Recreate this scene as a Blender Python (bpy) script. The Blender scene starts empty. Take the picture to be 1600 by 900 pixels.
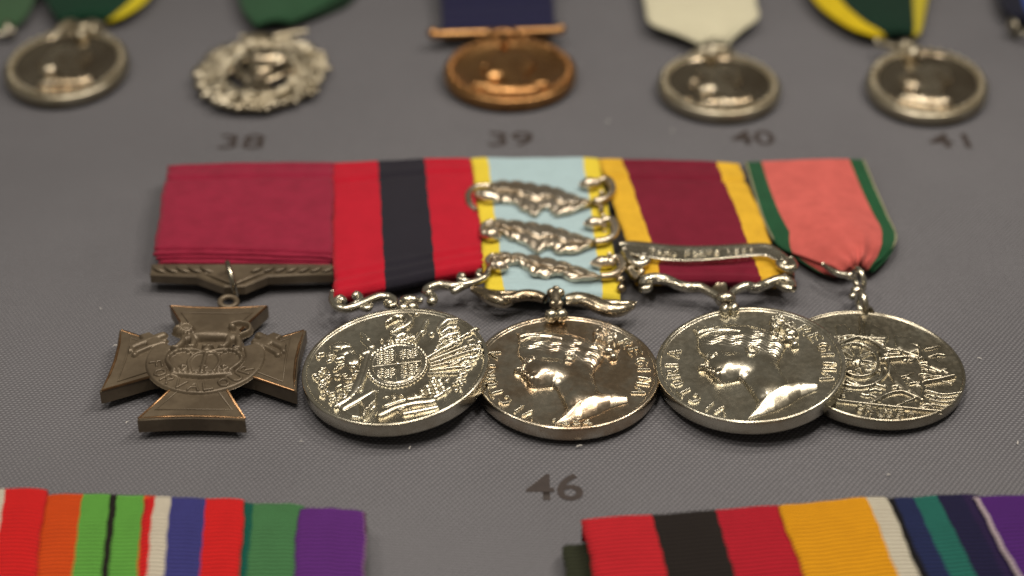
import bpy, math, random
import numpy as np
from mathutils import Vector

random.seed(7)
rng = np.random.default_rng(7)
MM = 0.001
scn = bpy.context.scene

# ------------------------------------------------------------------ camera
# a 58 mm lens about 35 cm from the medals, looking down at 34 degrees
FPX, ELEV, CAM_H = 2600.0, math.radians(34.3), 197.8          # px of a 1600 px frame, rad, mm
SLANT = CAM_H / math.sin(ELEV)
CAM = np.array([0.0, -SLANT * math.cos(ELEV), CAM_H])
FWD = np.array([0.0, math.cos(ELEV), -math.sin(ELEV)])
UPV = np.array([0.0, math.sin(ELEV), math.cos(ELEV)])
cd = bpy.data.cameras.new('camera')
cam = bpy.data.objects.new('camera', cd)
scn.collection.objects.link(cam)
cam.location = Vector(CAM * MM)
cam.rotation_euler = (math.pi / 2 - ELEV, 0, 0)
cd.sensor_width = 36.0
cd.lens = FPX / 1600 * 36
cd.clip_start, cd.clip_end = 0.01, 20.0
cd.dof.use_dof = True
cd.dof.focus_distance = 0.320
cd.dof.aperture_fstop = 8.0
cd.dof.aperture_blades = 0
scn.camera = cam

# ------------------------------------------------------------------ light of the showcase
w = bpy.data.worlds.new('World'); scn.world = w; w.use_nodes = True
bg = w.node_tree.nodes['Background']
bg.inputs['Color'].default_value = (1.0, 0.91, 0.75, 1)
bg.inputs['Strength'].default_value = 0.138

def lamp(name, loc, power, size, color=(1.0, 0.90, 0.77), aim=(0, 0.02, 0)):
    l = bpy.data.lights.new(name, 'AREA'); l.energy = power; l.shape = 'DISK'; l.size = size; l.color = color
    o = bpy.data.objects.new(name, l); scn.collection.objects.link(o)
    o.location = loc
    o.rotation_euler = (Vector(aim) - Vector(loc)).to_track_quat('-Z', 'Y').to_euler()
    return o
lamp('case_lamp', (-0.20, -0.02, 0.40), 0.33, 0.07, aim=(-0.05, -0.03, 0))
lamp('case_lamp', (-0.02, -0.05, 0.42), 0.50, 0.07, aim=(0, -0.04, 0))
lamp('case_lamp', (0.16, -0.05, 0.40), 0.52, 0.07, aim=(0.05, -0.03, 0))
lamp('case_lamp', (0.27, 0.09, 0.42), 0.66, 0.07, aim=(0.05, 0, 0))
lamp('case_lamp', (0.04, 0.09, 0.46), 0.30, 0.07)
lamp('case_lamp', (-0.06, -0.20, 0.40), 0.38, 0.07, aim=(-0.02, -0.08, 0))

scn.view_settings.view_transform = 'Standard'
scn.view_settings.look = 'None'
scn.view_settings.exposure = 0.0
scn.view_settings.gamma = 1.0
scn.cycles.use_denoising = True
scn.cycles.sample_clamp_indirect = 6.0
scn.cycles.sample_clamp_direct = 40.0
scn.cycles.max_bounces = 8

# ------------------------------------------------------------------ helpers
def P(px, py, z=0.0):
    """world point (mm) seen at pixel (px, py) of the 1600 x 900 frame, at height z above the cloth"""
    d = FWD + np.array([1.0, 0, 0]) * ((px - 800) / FPX) + UPV * ((450 - py) / FPX)
    t = (z - CAM[2]) / d[2]
    return CAM + d * t

def zoomer(x0, y0, x1, y1, wpx):
    k = (x1 - x0) / wpx
    return lambda x, y, z=0.0: P(x0 + x * k, y0 + y * k, z)

def spline(pts, n=6):
    """Catmull-Rom through points of any dimension"""
    p = np.array(pts, float)
    if len(p) < 3:
        t = np.linspace(0, 1, n + 1)[:, None]
        return p[0] * (1 - t) + p[-1] * t
    q = np.vstack([2 * p[0] - p[1], p, 2 * p[-1] - p[-2]])
    out = []
    for i in range(1, len(q) - 2):
        for k in range(n):
            t = k / n
            a, b, c, d = q[i - 1], q[i], q[i + 1], q[i + 2]
            out.append(0.5 * (2 * b + (c - a) * t + (2 * a - 5 * b + 4 * c - d) * t * t + (3 * b - a - 3 * c + d) * t ** 3))
    out.append(p[-1])
    return np.array(out)

def rot(ax, deg):
    a = math.radians(deg); c, s = math.cos(a), math.sin(a)
    return np.array({'x': [[1, 0, 0], [0, c, -s], [0, s, c]], 'y': [[c, 0, s], [0, 1, 0], [-s, 0, c]], 'z': [[c, -s, 0], [s, c, 0], [0, 0, 1]]}[ax])

class Frame:
    """a medal's own axes: x across, y towards its top, z out of its face"""
    def __init__(self, centre, R): self.c, self.R = np.array(centre, float), R
    def __call__(self, p): return np.asarray(p, float) @ self.R.T + self.c

class MB:
    def __init__(self): self.v, self.f, self.uv, self.n = [], [], [], 0
    def add(self, v, f, uv=None):
        v = np.asarray(v, float).reshape(-1, 3)
        self.v.append(v)
        self.uv.append(np.zeros((len(v), 2)) if uv is None else np.asarray(uv, float))
        self.f += [tuple(int(i) + self.n for i in q) for q in f]
        self.n += len(v)
        return self
    def grid(self, g, uv=None, wrap_u=False, wrap_v=False):
        g = np.asarray(g, float); a, b = g.shape[:2]
        f = []
        for i in range(a if wrap_u else a - 1):
            for j in range(b if wrap_v else b - 1):
                f.append((i * b + j, ((i + 1) % a) * b + j, ((i + 1) % a) * b + (j + 1) % b, i * b + (j + 1) % b))
        return self.add(g.reshape(-1, 3), f, None if uv is None else np.asarray(uv).reshape(-1, 2))
    def tube(self, path, r, n=10, flat=1.0, sub=6, up=(0, 0, 1)):
        """tapering round bar along a path; r a number or one radius per point; flat squashes it along `up`"""
        path = np.array(path, float)
        rr = np.full(len(path), r) if np.isscalar(r) else np.array(r, float)
        sp = spline(np.hstack([path, rr[:, None]]), sub)
        pts, rad = sp[:, :3], np.maximum(sp[:, 3], 0.02)
        t = np.gradient(pts, axis=0); t /= np.linalg.norm(t, axis=1)[:, None] + 1e-9
        up = np.array(up, float)
        rings = []
        for k in range(len(pts)):
            s = np.cross(t[k], up)
            if np.linalg.norm(s) < 1e-3: s = np.cross(t[k], (1.0, 0.02, 0))
            s /= np.linalg.norm(s); q = np.cross(s, t[k])
            a = np.arange(n) * 2 * math.pi / n
            rings.append(pts[k] + rad[k] * (np.cos(a)[:, None] * s + flat * np.sin(a)[:, None] * q))
        base = self.n
        self.grid(np.array(rings), wrap_v=True)
        m = len(rings)
        self.add([pts[0], pts[-1]], [])
        c0, c1 = self.n - 2, self.n - 1
        self.f += [(c0, base + (j + 1) % n, base + j) for j in range(n)]
        self.f += [(c1, base + (m - 1) * n + j, base + (m - 1) * n + (j + 1) % n) for j in range(n)]
        return self
    def ball(self, c, r, seg=14, R=None):
        r = np.array([r, r, r] if np.isscalar(r) else r, float)
        th = np.linspace(0, math.pi, seg // 2 + 1); ph = np.arange(seg) * 2 * math.pi / seg
        g = np.stack([np.outer(np.sin(th), np.cos(ph)), np.outer(np.sin(th), np.sin(ph)), np.outer(np.cos(th), np.ones(seg))], -1) * r
        if R is not None: g = g @ R.T
        return self.grid(g + np.array(c), wrap_v=True)
    def ring(self, c, R, r, normal=(0, 0, 1), n=28, m=8, squash=1.0):
        nv = np.array(normal, float); nv /= np.linalg.norm(nv)
        a = np.cross(nv, (0.3, 0.1, 0.9)); a /= np.linalg.norm(a); b = np.cross(nv, a)
        th = np.arange(n) * 2 * math.pi / n; ph = np.arange(m) * 2 * math.pi / m
        d = np.cos(th)[:, None] * a + squash * np.sin(th)[:, None] * b
        g = np.array(c) + d[:, None, :] * (R + r * np.cos(ph))[None, :, None] + nv * (r * np.sin(ph))[None, :, None]
        return self.grid(g, wrap_u=True, wrap_v=True)
    def lathe(self, prof, frame, n=128, sx=1.0, sy=1.0):
        a = np.arange(n) * 2 * math.pi / n
        g = np.array([[frame((r * math.cos(t) * sx, r * math.sin(t) * sy, z)) for t in a] for r, z in prof])
        return self.grid(g, wrap_v=True)
    def prism(self, poly, frame, z0, z1, bevel=0.25):
        """flat piece with an outline (mm, counter-clockwise), chamfered at its upper edge"""
        p = np.array(poly, float); n = len(p)
        e0 = p - np.roll(p, 1, 0); e1 = np.roll(p, -1, 0) - p
        nn = np.stack([e0[:, 1], -e0[:, 0]], -1) / (np.linalg.norm(e0, axis=1)[:, None] + 1e-9) + np.stack([e1[:, 1], -e1[:, 0]], -1) / (np.linalg.norm(e1, axis=1)[:, None] + 1e-9)
        nn /= np.linalg.norm(nn, axis=1)[:, None] + 1e-9
        ins = p - nn * bevel
        rows = [np.c_[p, np.full(n, z0)], np.c_[p, np.full(n, z1 - bevel)], np.c_[ins, np.full(n, z1)]]
        b = self.n
        self.grid(np.array([frame(r) for r in rows]), wrap_v=True)
        self.f.append(tuple(range(b + 2 * n, b + 3 * n))); self.f.append(tuple(range(b + n - 1, b - 1, -1)))
        return self
    def build(self, name, mat, parent=None, smooth=True, solid=0.0, kind=None, sharp=None):
        v = np.vstack(self.v) if self.v else np.zeros((0, 3))
        base = np.array(parent.get('base_mm', (0, 0, 0))) if parent else np.zeros(3)
        me = bpy.data.meshes.new(name)
        me.from_pydata(((v - base) * MM).tolist(), [], self.f)
        uvs = np.vstack(self.uv)
        if uvs.any():
            lay = me.uv_layers.new(name='UVMap')
            idx = np.empty(len(me.loops), int); me.loops.foreach_get('vertex_index', idx)
            lay.data.foreach_set('uv', uvs[idx].ravel())
        me.validate()
        if smooth:
            me.polygons.foreach_set('use_smooth', [True] * len(me.polygons))
            if sharp: me.set_sharp_from_angle(angle=math.radians(sharp))
        me.materials.append(mat)
        o = bpy.data.objects.new(name, me); scn.collection.objects.link(o)
        if parent:
            o.parent = parent; o['base_mm'] = list(base)
        if solid:
            m = o.modifiers.new('thickness', 'SOLIDIFY'); m.thickness = solid * MM; m.offset = -1
        if kind: o['kind'] = kind
        return o

def thing(name, label, cat, base, group=None):
    o = bpy.data.objects.new(name, None); scn.collection.objects.link(o)
    o.location = Vector(np.array(base) * MM); o.empty_display_size = 0.01
    o['base_mm'] = [float(x) for x in base]
    o['label'] = label; o['category'] = cat
    if group: o['group'] = group
    return o

def tag(o, label, cat, group=None):
    o['label'] = label; o['category'] = cat
    if group: o['group'] = group
    return o

# ------------------------------------------------------------------ materials
def srgb(r, g, b):
    f = lambda c: (c / 255 / 12.92) if c / 255 <= 0.04045 else ((c / 255 + 0.055) / 1.055) ** 2.4
    return (f(r), f(g), f(b), 1)

def nodes(name):
    m = bpy.data.materials.new(name); m.use_nodes = True
    nt = m.node_tree
    return m, nt, nt.nodes['Principled BSDF']

def mixnode(nt, a, b, fac, kind='MIX'):
    n = nt.nodes.new('ShaderNodeMix'); n.data_type = 'RGBA'; n.blend_type = kind
    for s, v in ((n.inputs[6], a), (n.inputs[7], b), (n.inputs[0], fac)):
        if hasattr(v, 'is_linked'): nt.links.new(v, s)
        else: s.default_value = v
    return n.outputs[2]

def noise(nt, coord, scale, detail=4, rough=0.6):
    n = nt.nodes.new('ShaderNodeTexNoise'); n.inputs['Scale'].default_value = scale
    n.inputs['Detail'].default_value = detail; n.inputs['Roughness'].default_value = rough
    nt.links.new(coord, n.inputs['Vector'])
    return n.outputs['Fac']

def ramp(nt, fac, lo, hi, a=0.0, b=1.0):
    n = nt.nodes.new('ShaderNodeMapRange'); nt.links.new(fac, n.inputs[0])
    n.inputs[1].default_value, n.inputs[2].default_value, n.inputs[3].default_value, n.inputs[4].default_value = lo, hi, a, b
    return n.outputs[0]

def metal(name, col, tarnish, r0, r1, amount=0.5, metallic=1.0, bump=0.012):
    m, nt, b = nodes(name)
    tc = nt.nodes.new('ShaderNodeTexCoord').outputs['Object']
    n1 = noise(nt, tc, 140, 5); n2 = noise(nt, tc, 900, 4); n3 = noise(nt, tc, 2600, 2)
    f = ramp(nt, n1, 0.40, 0.62, 0, amount)
    c = mixnode(nt, col, tarnish, f)
    sp = ramp(nt, n2, 0.60, 0.70, 0, 0.55 * amount)
    c = mixnode(nt, c, tarnish, sp)
    nt.links.new(c, b.inputs['Base Color'])
    nt.links.new(ramp(nt, n2, 0.3, 0.7, r0, r1), b.inputs['Roughness'])
    b.inputs['Metallic'].default_value = metallic
    bp = nt.nodes.new('ShaderNodeBump'); bp.inputs['Strength'].default_value = 0.10; bp.inputs['Distance'].default_value = bump * MM * 2
    mx = nt.nodes.new('ShaderNodeMath'); mx.operation = 'MULTIPLY_ADD'; mx.inputs[1].default_value = 2.5
    nt.links.new(ramp(nt, n3, 0.30, 0.42), mx.inputs[0]); nt.links.new(n2, mx.inputs[2])
    nt.links.new(mx.outputs[0], bp.inputs['Height']); nt.links.new(bp.outputs[0], b.inputs['Normal'])
    return m

SILVER = metal('silver', (0.63, 0.60, 0.505, 1), (0.38, 0.33, 0.24, 1), 0.19, 0.30, 0.6)
SILVER_WARM = metal('warm silver', (0.64, 0.59, 0.49, 1), (0.42, 0.30, 0.19, 1), 0.18, 0.28, 0.8)
SILVER_DULL = metal('dull silver', (0.42, 0.395, 0.32, 1), (0.28, 0.24, 0.175, 1), 0.20, 0.34, 0.6)
OLD_SILVER = metal('aged silver', (0.55, 0.49, 0.38, 1), (0.28, 0.21, 0.13, 1), 0.18, 0.32, 0.8)
PALE_SILVER = metal('frosted silver', (0.52, 0.475, 0.375, 1), (0.34, 0.29, 0.20, 1), 0.28, 0.42, 0.7)
CLASP = metal('clasp silver', (0.74, 0.67, 0.56, 1), (0.5, 0.40, 0.28, 1), 0.24, 0.38, 0.7)
DARK_REFLECT_SILVER = metal('silver with dark reflection', (0.42, 0.36, 0.27, 1), (0.25, 0.195, 0.135, 1), 0.14, 0.24, 0.8)  # dark reflections in the rear medals' centres, put into the base colour
BRONZE = metal('brown gunmetal', (0.150, 0.118, 0.080, 1), (0.085, 0.064, 0.042, 1), 0.32, 0.46, 0.8, metallic=0.35)
BRONZE_EDGE = metal('worn copper edge', (0.46, 0.26, 0.13, 1), (0.22, 0.14, 0.08, 1), 0.25, 0.40, 0.9)
COPPER = metal('golden bronze', (0.52, 0.29, 0.12, 1), (0.33, 0.16, 0.06, 1), 0.24, 0.36, 0.7)

def ribbon_mat(name, stripes, rib=0.42, sheen=0.25, rough=0.8, var=0.12, ribc=0.35):
    sheen *= 0.25
    """woven ribbon: stripes = [(u_end, sRGB)], ribs run across the ribbon; UV y is the length in mm"""
    m, nt, b = nodes(name)
    uv = nt.nodes.new('ShaderNodeUVMap').outputs[0]
    sep = nt.nodes.new('ShaderNodeSeparateXYZ'); nt.links.new(uv, sep.inputs[0])
    tc = nt.nodes.new('ShaderNodeTexCoord').outputs['Object']
    wob = ramp(nt, noise(nt, tc, 2200, 1), 0, 1, -0.004, 0.004)
    ad = nt.nodes.new('ShaderNodeMath'); ad.operation = 'ADD'
    nt.links.new(sep.outputs[0], ad.inputs[0]); nt.links.new(wob, ad.inputs[1])
    cr = nt.nodes.new('ShaderNodeValToRGB'); cr.color_ramp.interpolation = 'CONSTANT'
    nt.links.new(ad.outputs[0], cr.inputs[0])
    el = cr.color_ramp.elements
    el.remove(el[1])
    el[0].position = 0.0; el[0].color = srgb(*stripes[0][1])
    for k in range(1, len(stripes)):
        e = el.new(min(1.0, max(0.0, stripes[k - 1][0]))); e.color = srgb(*stripes[k][1])
    # mottling of the dyed silk and the fine weft
    n1 = noise(nt, tc, 260, 4)
    dk = mixnode(nt, cr.outputs[0], (0.55, 0.5, 0.5, 1), ramp(nt, n1, 0.35, 0.75, 0, var * 2.2), 'MULTIPLY')
    wv = nt.nodes.new('ShaderNodeTexWave'); wv.bands_direction = 'Y'; wv.inputs['Scale'].default_value = math.pi / 10 / rib
    wv.inputs['Distortion'].default_value = 0.6; wv.inputs['Detail'].default_value = 1.0; wv.inputs['Detail Scale'].default_value = 0.6
    mp = nt.nodes.new('ShaderNodeMapping'); mp.inputs['Scale'].default_value = (4.0, 1, 1)
    nt.links.new(uv, mp.inputs[0]); nt.links.new(mp.outputs[0], wv.inputs[0])
    lo_c = 0.62 if ribc < .9 else 0.25
    c = mixnode(nt, dk, (lo_c, lo_c, lo_c, 1), ramp(nt, wv.outputs['Fac'], 0, 1, ribc, 0.0), 'MULTIPLY')
    nt.links.new(c, b.inputs['Base Color'])
    b.inputs['Roughness'].default_value = rough
    b.inputs['Sheen Weight'].default_value = sheen
    b.inputs['Specular IOR Level'].default_value = 0.12
    bp = nt.nodes.new('ShaderNodeBump'); bp.inputs['Strength'].default_value = 0.7; bp.inputs['Distance'].default_value = (0.12 if ribc < .9 else 0.3) * MM
    nt.links.new(wv.outputs['Fac'], bp.inputs['Height']); nt.links.new(bp.outputs[0], b.inputs['Normal'])
    return m

def plain(name, col, rough=0.7, metallic=0.0):
    m, nt, b = nodes(name)
    tc = nt.nodes.new('ShaderNodeTexCoord').outputs['Object']
    c = mixnode(nt, col, tuple(x * 0.75 for x in col[:3]) + (1,), ramp(nt, noise(nt, tc, 700, 3), 0.35, 0.7))
    nt.links.new(c, b.inputs['Base Color'])
    b.inputs['Roughness'].default_value = rough; b.inputs['Metallic'].default_value = metallic
    return m

INK = plain('black transfer ink', (0.034, 0.024, 0.022, 1), 0.7)

def cloth_mat():
    m, nt, b = nodes('grey woven cloth')
    tc = nt.nodes.new('ShaderNodeTexCoord').outputs['Object']
    warp = nt.nodes.new('ShaderNodeTexNoise'); warp.inputs['Scale'].default_value = 60; warp.inputs['Detail'].default_value = 2
    nt.links.new(tc, warp.inputs['Vector'])
    vm = nt.nodes.new('ShaderNodeVectorMath'); vm.operation = 'MULTIPLY_ADD'
    nt.links.new(warp.outputs['Color'], vm.inputs[0]); vm.inputs[1].default_value = (0.0006,) * 3; nt.links.new(tc, vm.inputs[2])
    def wave(angle, period):
        mp = nt.nodes.new('ShaderNodeMapping'); mp.inputs['Rotation'].default_value = (0, 0, math.radians(angle))
        nt.links.new(vm.outputs[0], mp.inputs[0])
        wv = nt.nodes.new('ShaderNodeTexWave'); wv.inputs['Scale'].default_value = math.pi / 10 / (period * MM)
        wv.inputs['Distortion'].default_value = 0.8; wv.inputs['Detail'].default_value = 1.0; wv.inputs['Detail Scale'].default_value = 0.4
        nt.links.new(mp.outputs[0], wv.inputs[0])
        return wv.outputs['Fac']
    a, c = wave(94, 0.66), wave(38, 0.80)
    mu = nt.nodes.new('ShaderNodeMath'); mu.operation = 'MULTIPLY'; nt.links.new(a, mu.inputs[0]); nt.links.new(c, mu.inputs[1])
    fuzz = noise(nt, tc, 2400, 3)
    blot = noise(nt, tc, 14, 4)
    base = mixnode(nt, (0.118, 0.117, 0.131, 1), (0.094, 0.093, 0.105, 1), ramp(nt, blot, 0.35, 0.7))
    col = mixnode(nt, base, (0.30, 0.30, 0.325, 1), ramp(nt, mu.outputs[0], 0.1, 0.95, 0, 0.75))
    col = mixnode(nt, col, (0.55, 0.55, 0.55, 1), ramp(nt, fuzz, 0.35, 0.7, 0.0, 0.5), 'MULTIPLY')
    nt.links.new(col, b.inputs['Base Color'])
    b.inputs['Roughness'].default_value = 0.9
    b.inputs['Specular IOR Level'].default_value = 0.2
    hs = nt.nodes.new('ShaderNodeMath'); hs.operation = 'MULTIPLY_ADD'; nt.links.new(fuzz, hs.inputs[0]); hs.inputs[1].default_value = 0.5
    nt.links.new(mu.outputs[0], hs.inputs[2])
    bp = nt.nodes.new('ShaderNodeBump'); bp.inputs['Strength'].default_value = 0.7; bp.inputs['Distance'].default_value = 0.12 * MM
    nt.links.new(hs.outputs[0], bp.inputs['Height']); nt.links.new(bp.outputs[0], b.inputs['Normal'])
    return m

# ------------------------------------------------------------------ the cloth
def cloth_z(x, y):
    return -0.25 + 0.16 * np.sin(x * 0.021 + y * 0.013) + 0.09 * np.sin(x * 0.05 - y * 0.037 + 1)

def build_cloth():
    n = 90
    xs = np.linspace(-700, 700, n); ys = np.linspace(-420, 900, n)
    g = np.zeros((n, n, 3))
    for i, x in enumerate(xs):
        g[i, :, 0] = x; g[i, :, 1] = ys
        g[i, :, 2] = cloth_z(x, ys)
    o = MB().grid(g).build('cloth_ground', cloth_mat())
    o['kind'] = 'structure'
    return o
build_cloth()

# ------------------------------------------------------------------ struck relief: a height field raised out of a medal's face
GLYPH = {
    'A': [[(0, 0), (.45, 1), (.9, 0)], [(.18, .38), (.72, .38)]], 'C': [[(.85, .82), (.6, 1), (.25, .9), (.05, .5), (.25, .1), (.6, 0), (.85, .18)]],
    'E': [[(.75, 1), (0, 1), (0, 0), (.75, 0)], [(0, .52), (.6, .52)]], 'F': [[(.75, 1), (0, 1), (0, 0)], [(0, .52), (.6, .52)]],
    'G': [[(.85, .82), (.6, 1), (.25, .9), (.05, .5), (.25, .1), (.6, 0), (.85, .15), (.85, .45), (.55, .45)]], 'I': [[(.2, 0), (.2, 1)]],
    'K': [[(0, 0), (0, 1)], [(.75, 1), (0, .45), (.8, 0)]], 'L': [[(0, 1), (0, 0), (.7, 0)]], 'M': [[(0, 0), (.1, 1), (.5, .2), (.9, 1), (1, 0)]],
    'N': [[(0, 0), (0, 1), (.8, 0), (.8, 1)]], 'O': [[(.45, 1), (.1, .8), (.05, .5), (.1, .2), (.45, 0), (.8, .2), (.85, .5), (.8, .8), (.45, 1)]],
    'R': [[(0, 0), (0, 1), (.55, 1), (.72, .78), (.55, .52), (0, .52)], [(.35, .52), (.8, 0)]], 'S': [[(.75, .85), (.4, 1), (.08, .8), (.25, .55), (.6, .45), (.75, .2), (.4, 0), (.03, .15)]],
    'T': [[(0, 1), (.8, 1)], [(.4, 1), (.4, 0)]], 'U': [[(0, 1), (0, .25), (.2, 0), (.55, 0), (.78, .25), (.78, 1)]], 'V': [[(0, 1), (.42, 0), (.85, 1)]],
    '0': [[(.4, 1), (.05, .6), (.05, .35), (.4, 0), (.75, .35), (.75, .6), (.4, 1)]], '1': [[(.1, .8), (.35, 1), (.35, 0)]],
    '4': [[(.6, 0), (.6, 1), (0, .3), (.85, .3)]], '5': [[(.7, 1), (.15, 1), (.1, .55), (.5, .6), (.75, .3), (.45, 0), (.05, .1)]],
    '6': [[(.65, .95), (.25, .7), (.05, .3), (.35, 0), (.72, .25), (.5, .52), (.1, .4)]],
    '8': [[(.4, .53), (.1, .75), (.4, 1), (.7, .75), (.4, .53), (.05, .25), (.4, 0), (.75, .25), (.4, .53)]],
}
ADV = {'I': .62, 'M': 1.3, '1': .8, ' ': .6}

class Relief:
    LOW = -0.08
    def __init__(self, x0, x1, y0, y1, step=0.11):
        self.xs = np.arange(x0, x1 + step, step); self.ys = np.arange(y0, y1 + step, step); self.st = step
        self.X, self.Y = np.meshgrid(self.xs, self.ys, indexing='ij')
        self.H = np.full(self.X.shape, self.LOW)
    def win(self, x0, x1, y0, y1):
        i0, i1 = np.searchsorted(self.xs, [x0, x1]); j0, j1 = np.searchsorted(self.ys, [y0, y1])
        return slice(max(i0 - 1, 0), i1 + 1), slice(max(j0 - 1, 0), j1 + 1)
    def _put(self, s, h, mode):
        if mode == 'max': self.H[s] = np.maximum(self.H[s], h)
        elif mode == 'add': self.H[s] = np.where(self.H[s] > 0.02, self.H[s] + np.maximum(h, 0), self.H[s])
        elif mode == 'cut': self.H[s] = np.where(self.H[s] > 0.0, np.maximum(self.H[s] - np.maximum(h, 0), 0.01), self.H[s])
    def sdf(self, poly, s):
        X, Y = self.X[s], self.Y[s]; p = np.array(poly, float); q = np.roll(p, -1, 0)
        d2 = np.full(X.shape, 1e9); ins = np.zeros(X.shape, bool)
        for (ax, ay), (bx, by) in zip(p, q):
            ex, ey = bx - ax, by - ay
            t = np.clip(((X - ax) * ex + (Y - ay) * ey) / (ex * ex + ey * ey + 1e-12), 0, 1)
            d2 = np.minimum(d2, (X - ax - t * ex) ** 2 + (Y - ay - t * ey) ** 2)
            if ay != by:
                ins ^= ((ay > Y) != (by > Y)) & (X < ex * (Y - ay) / ey + ax)
        return np.where(ins, 1, -1) * np.sqrt(d2)
    def poly(self, pts, h, edge=1.5, mode='max', base=0.0, fn=None):
        p = np.array(pts); s = self.win(p[:, 0].min() - .4, p[:, 0].max() + .4, p[:, 1].min() - .4, p[:, 1].max() + .4)
        d = self.sdf(p, s)
        t = np.clip(d / edge, 0, 1)
        z = base + h * np.sqrt(np.clip(1 - (1 - t) ** 2, 0, 1))
        if fn is not None: z = fn(self.X[s], self.Y[s], d)
        self._put(s, np.where(d > 0, z, self.LOW), mode)
    def stroke(self, pts, w, h, mode='max', taper=False, smooth=True):
        p = np.array(pts, float)
        if smooth and len(p) > 2: p = spline(p, 5)
        w2 = w * 1.3
        s = self.win(p[:, 0].min() - w2, p[:, 0].max() + w2, p[:, 1].min() - w2, p[:, 1].max() + w2)
        X, Y = self.X[s], self.Y[s]
        best = np.full(X.shape, self.LOW)
        n = len(p) - 1
        for k in range(n):
            (ax, ay), (bx, by) = p[k], p[k + 1]
            ex, ey = bx - ax, by - ay
            t = np.clip(((X - ax) * ex + (Y - ay) * ey) / (ex * ex + ey * ey + 1e-12), 0, 1)
            wk = w if not taper else w * (0.35 + 0.65 * math.sin(math.pi * (k + .5) / n))
            d = np.sqrt((X - ax - t * ex) ** 2 + (Y - ay - t * ey) ** 2) / wk
            best = np.maximum(best, np.where(d < 1, h * np.sqrt(np.clip(1 - d * d, 0, 1)), self.LOW))
        self._put(s, best, mode)
    def blob(self, x, y, rx, ry=None, ang=0, h=0.5, mode='max'):
        ry = rx if ry is None else ry; R = max(rx, ry)
        s = self.win(x - R, x + R, y - R, y + R)
        a = math.radians(ang); dx, dy = self.X[s] - x, self.Y[s] - y
        u = (dx * math.cos(a) + dy * math.sin(a)) / rx; v = (-dx * math.sin(a) + dy * math.cos(a)) / ry
        q = 1 - u * u - v * v
        self._put(s, np.where(q > 0, h * np.sqrt(np.clip(q, 0, 1)), self.LOW), mode)
    def bump(self, x, y, rx, ry, ang, h):
        R = max(rx, ry); s = self.win(x - R, x + R, y - R, y + R)
        a = math.radians(ang); dx, dy = self.X[s] - x, self.Y[s] - y
        q = np.clip(1 - ((dx * math.cos(a) + dy * math.sin(a)) / rx) ** 2 - ((-dx * math.sin(a) + dy * math.cos(a)) / ry) ** 2, 0, 1)
        self._put(s, h * q * q, 'add')
    def line_text(self, txt, x, y, size, w, h, ang=0.0, gap=0.28):
        a = math.radians(ang); c, s = math.cos(a), math.sin(a); cx = 0.0
        for ch in txt:
            for st in GLYPH.get(ch, []):
                self.stroke([(x + c * (cx + gx * size) - s * gy * size, y + s * (cx + gx * size) + c * gy * size) for gx, gy in st], w, h, smooth=False)
            cx += (ADV.get(ch, .88) + gap) * size
    def arc_text(self, txt, R, a0, a1, size, w, h, inward=False):
        """letters round the edge from angle a0 to a1 (degrees, 90 = top); feet towards the centre unless inward"""
        n = len(txt)
        for k, ch in enumerate(txt):
            a = math.radians(a0 + (a1 - a0) * (k / max(n - 1, 1)))
            er = np.array([math.cos(a), math.sin(a)]); et = np.array([math.sin(a), -math.cos(a)])
            if inward: er_, et_ = -er, -et
            else: er_, et_ = er, et
            org = er * R - er_ * size * 0.5 - et_ * size * 0.45
            for st in GLYPH.get(ch, []):
                self.stroke([tuple(org + et_ * gx * size + er_ * gy * size) for gx, gy in st], w, h, smooth=False)
    def grain(self, amp, seed=1):
        r = np.random.default_rng(seed).normal(size=self.H.shape)
        for _ in range(2): r = (r + np.roll(r, 1, 0) + np.roll(r, 1, 1) + np.roll(r, -1, 0) + np.roll(r, -1, 1)) / 5
        self.H = np.where(self.H > 0.0, self.H + amp * r, self.H)
    def soften(self, n=1):
        for _ in range(n):
            H = np.pad(self.H, 1, mode='edge')
            self.H = (H[1:-1, 1:-1] * 4 + H[:-2, 1:-1] + H[2:, 1:-1] + H[1:-1, :-2] + H[1:-1, 2:]) / 8
    def mesh(self, frame, z0, mb=None):
        mb = mb or MB()
        H = self.H; hot = np.maximum(np.maximum(H[:-1, :-1], H[1:, :-1]), np.maximum(H[:-1, 1:], H[1:, 1:])) > -0.03
        idx = np.full(H.shape, -1); used = np.zeros(H.shape, bool)
        for di in (0, 1):
            for dj in (0, 1):
                used[di:H.shape[0] - 1 + di, dj:H.shape[1] - 1 + dj] |= hot
        idx[used] = np.arange(used.sum())
        v = frame(np.stack([self.X[used], self.Y[used], z0 + H[used]], -1))
        I, J = np.nonzero(hot)
        mb.add(v, np.stack([idx[I, J], idx[I + 1, J], idx[I + 1, J + 1], idx[I, J + 1]], -1))
        return mb

def disc(frame, R=18.0, t=3.0, depth=0.45, n=160, sx=1.0, sy=1.0, rim=0.9):
    prof = [(0.01, t - depth), (R * .3, t - depth), (R * .6, t - depth), (R - rim - .35, t - depth), (R - rim - .12, t - depth + .06), (R - rim, t - .1), (R - rim + .12, t), (R - .4, t),
            (R - .12, t - .1), (R, t - .38), (R - .02, t * .5), (R, .4), (R - .15, .1), (R - .45, 0), (0.01, 0)]
    return MB().lathe(prof, frame, n, sx, sy)

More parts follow.
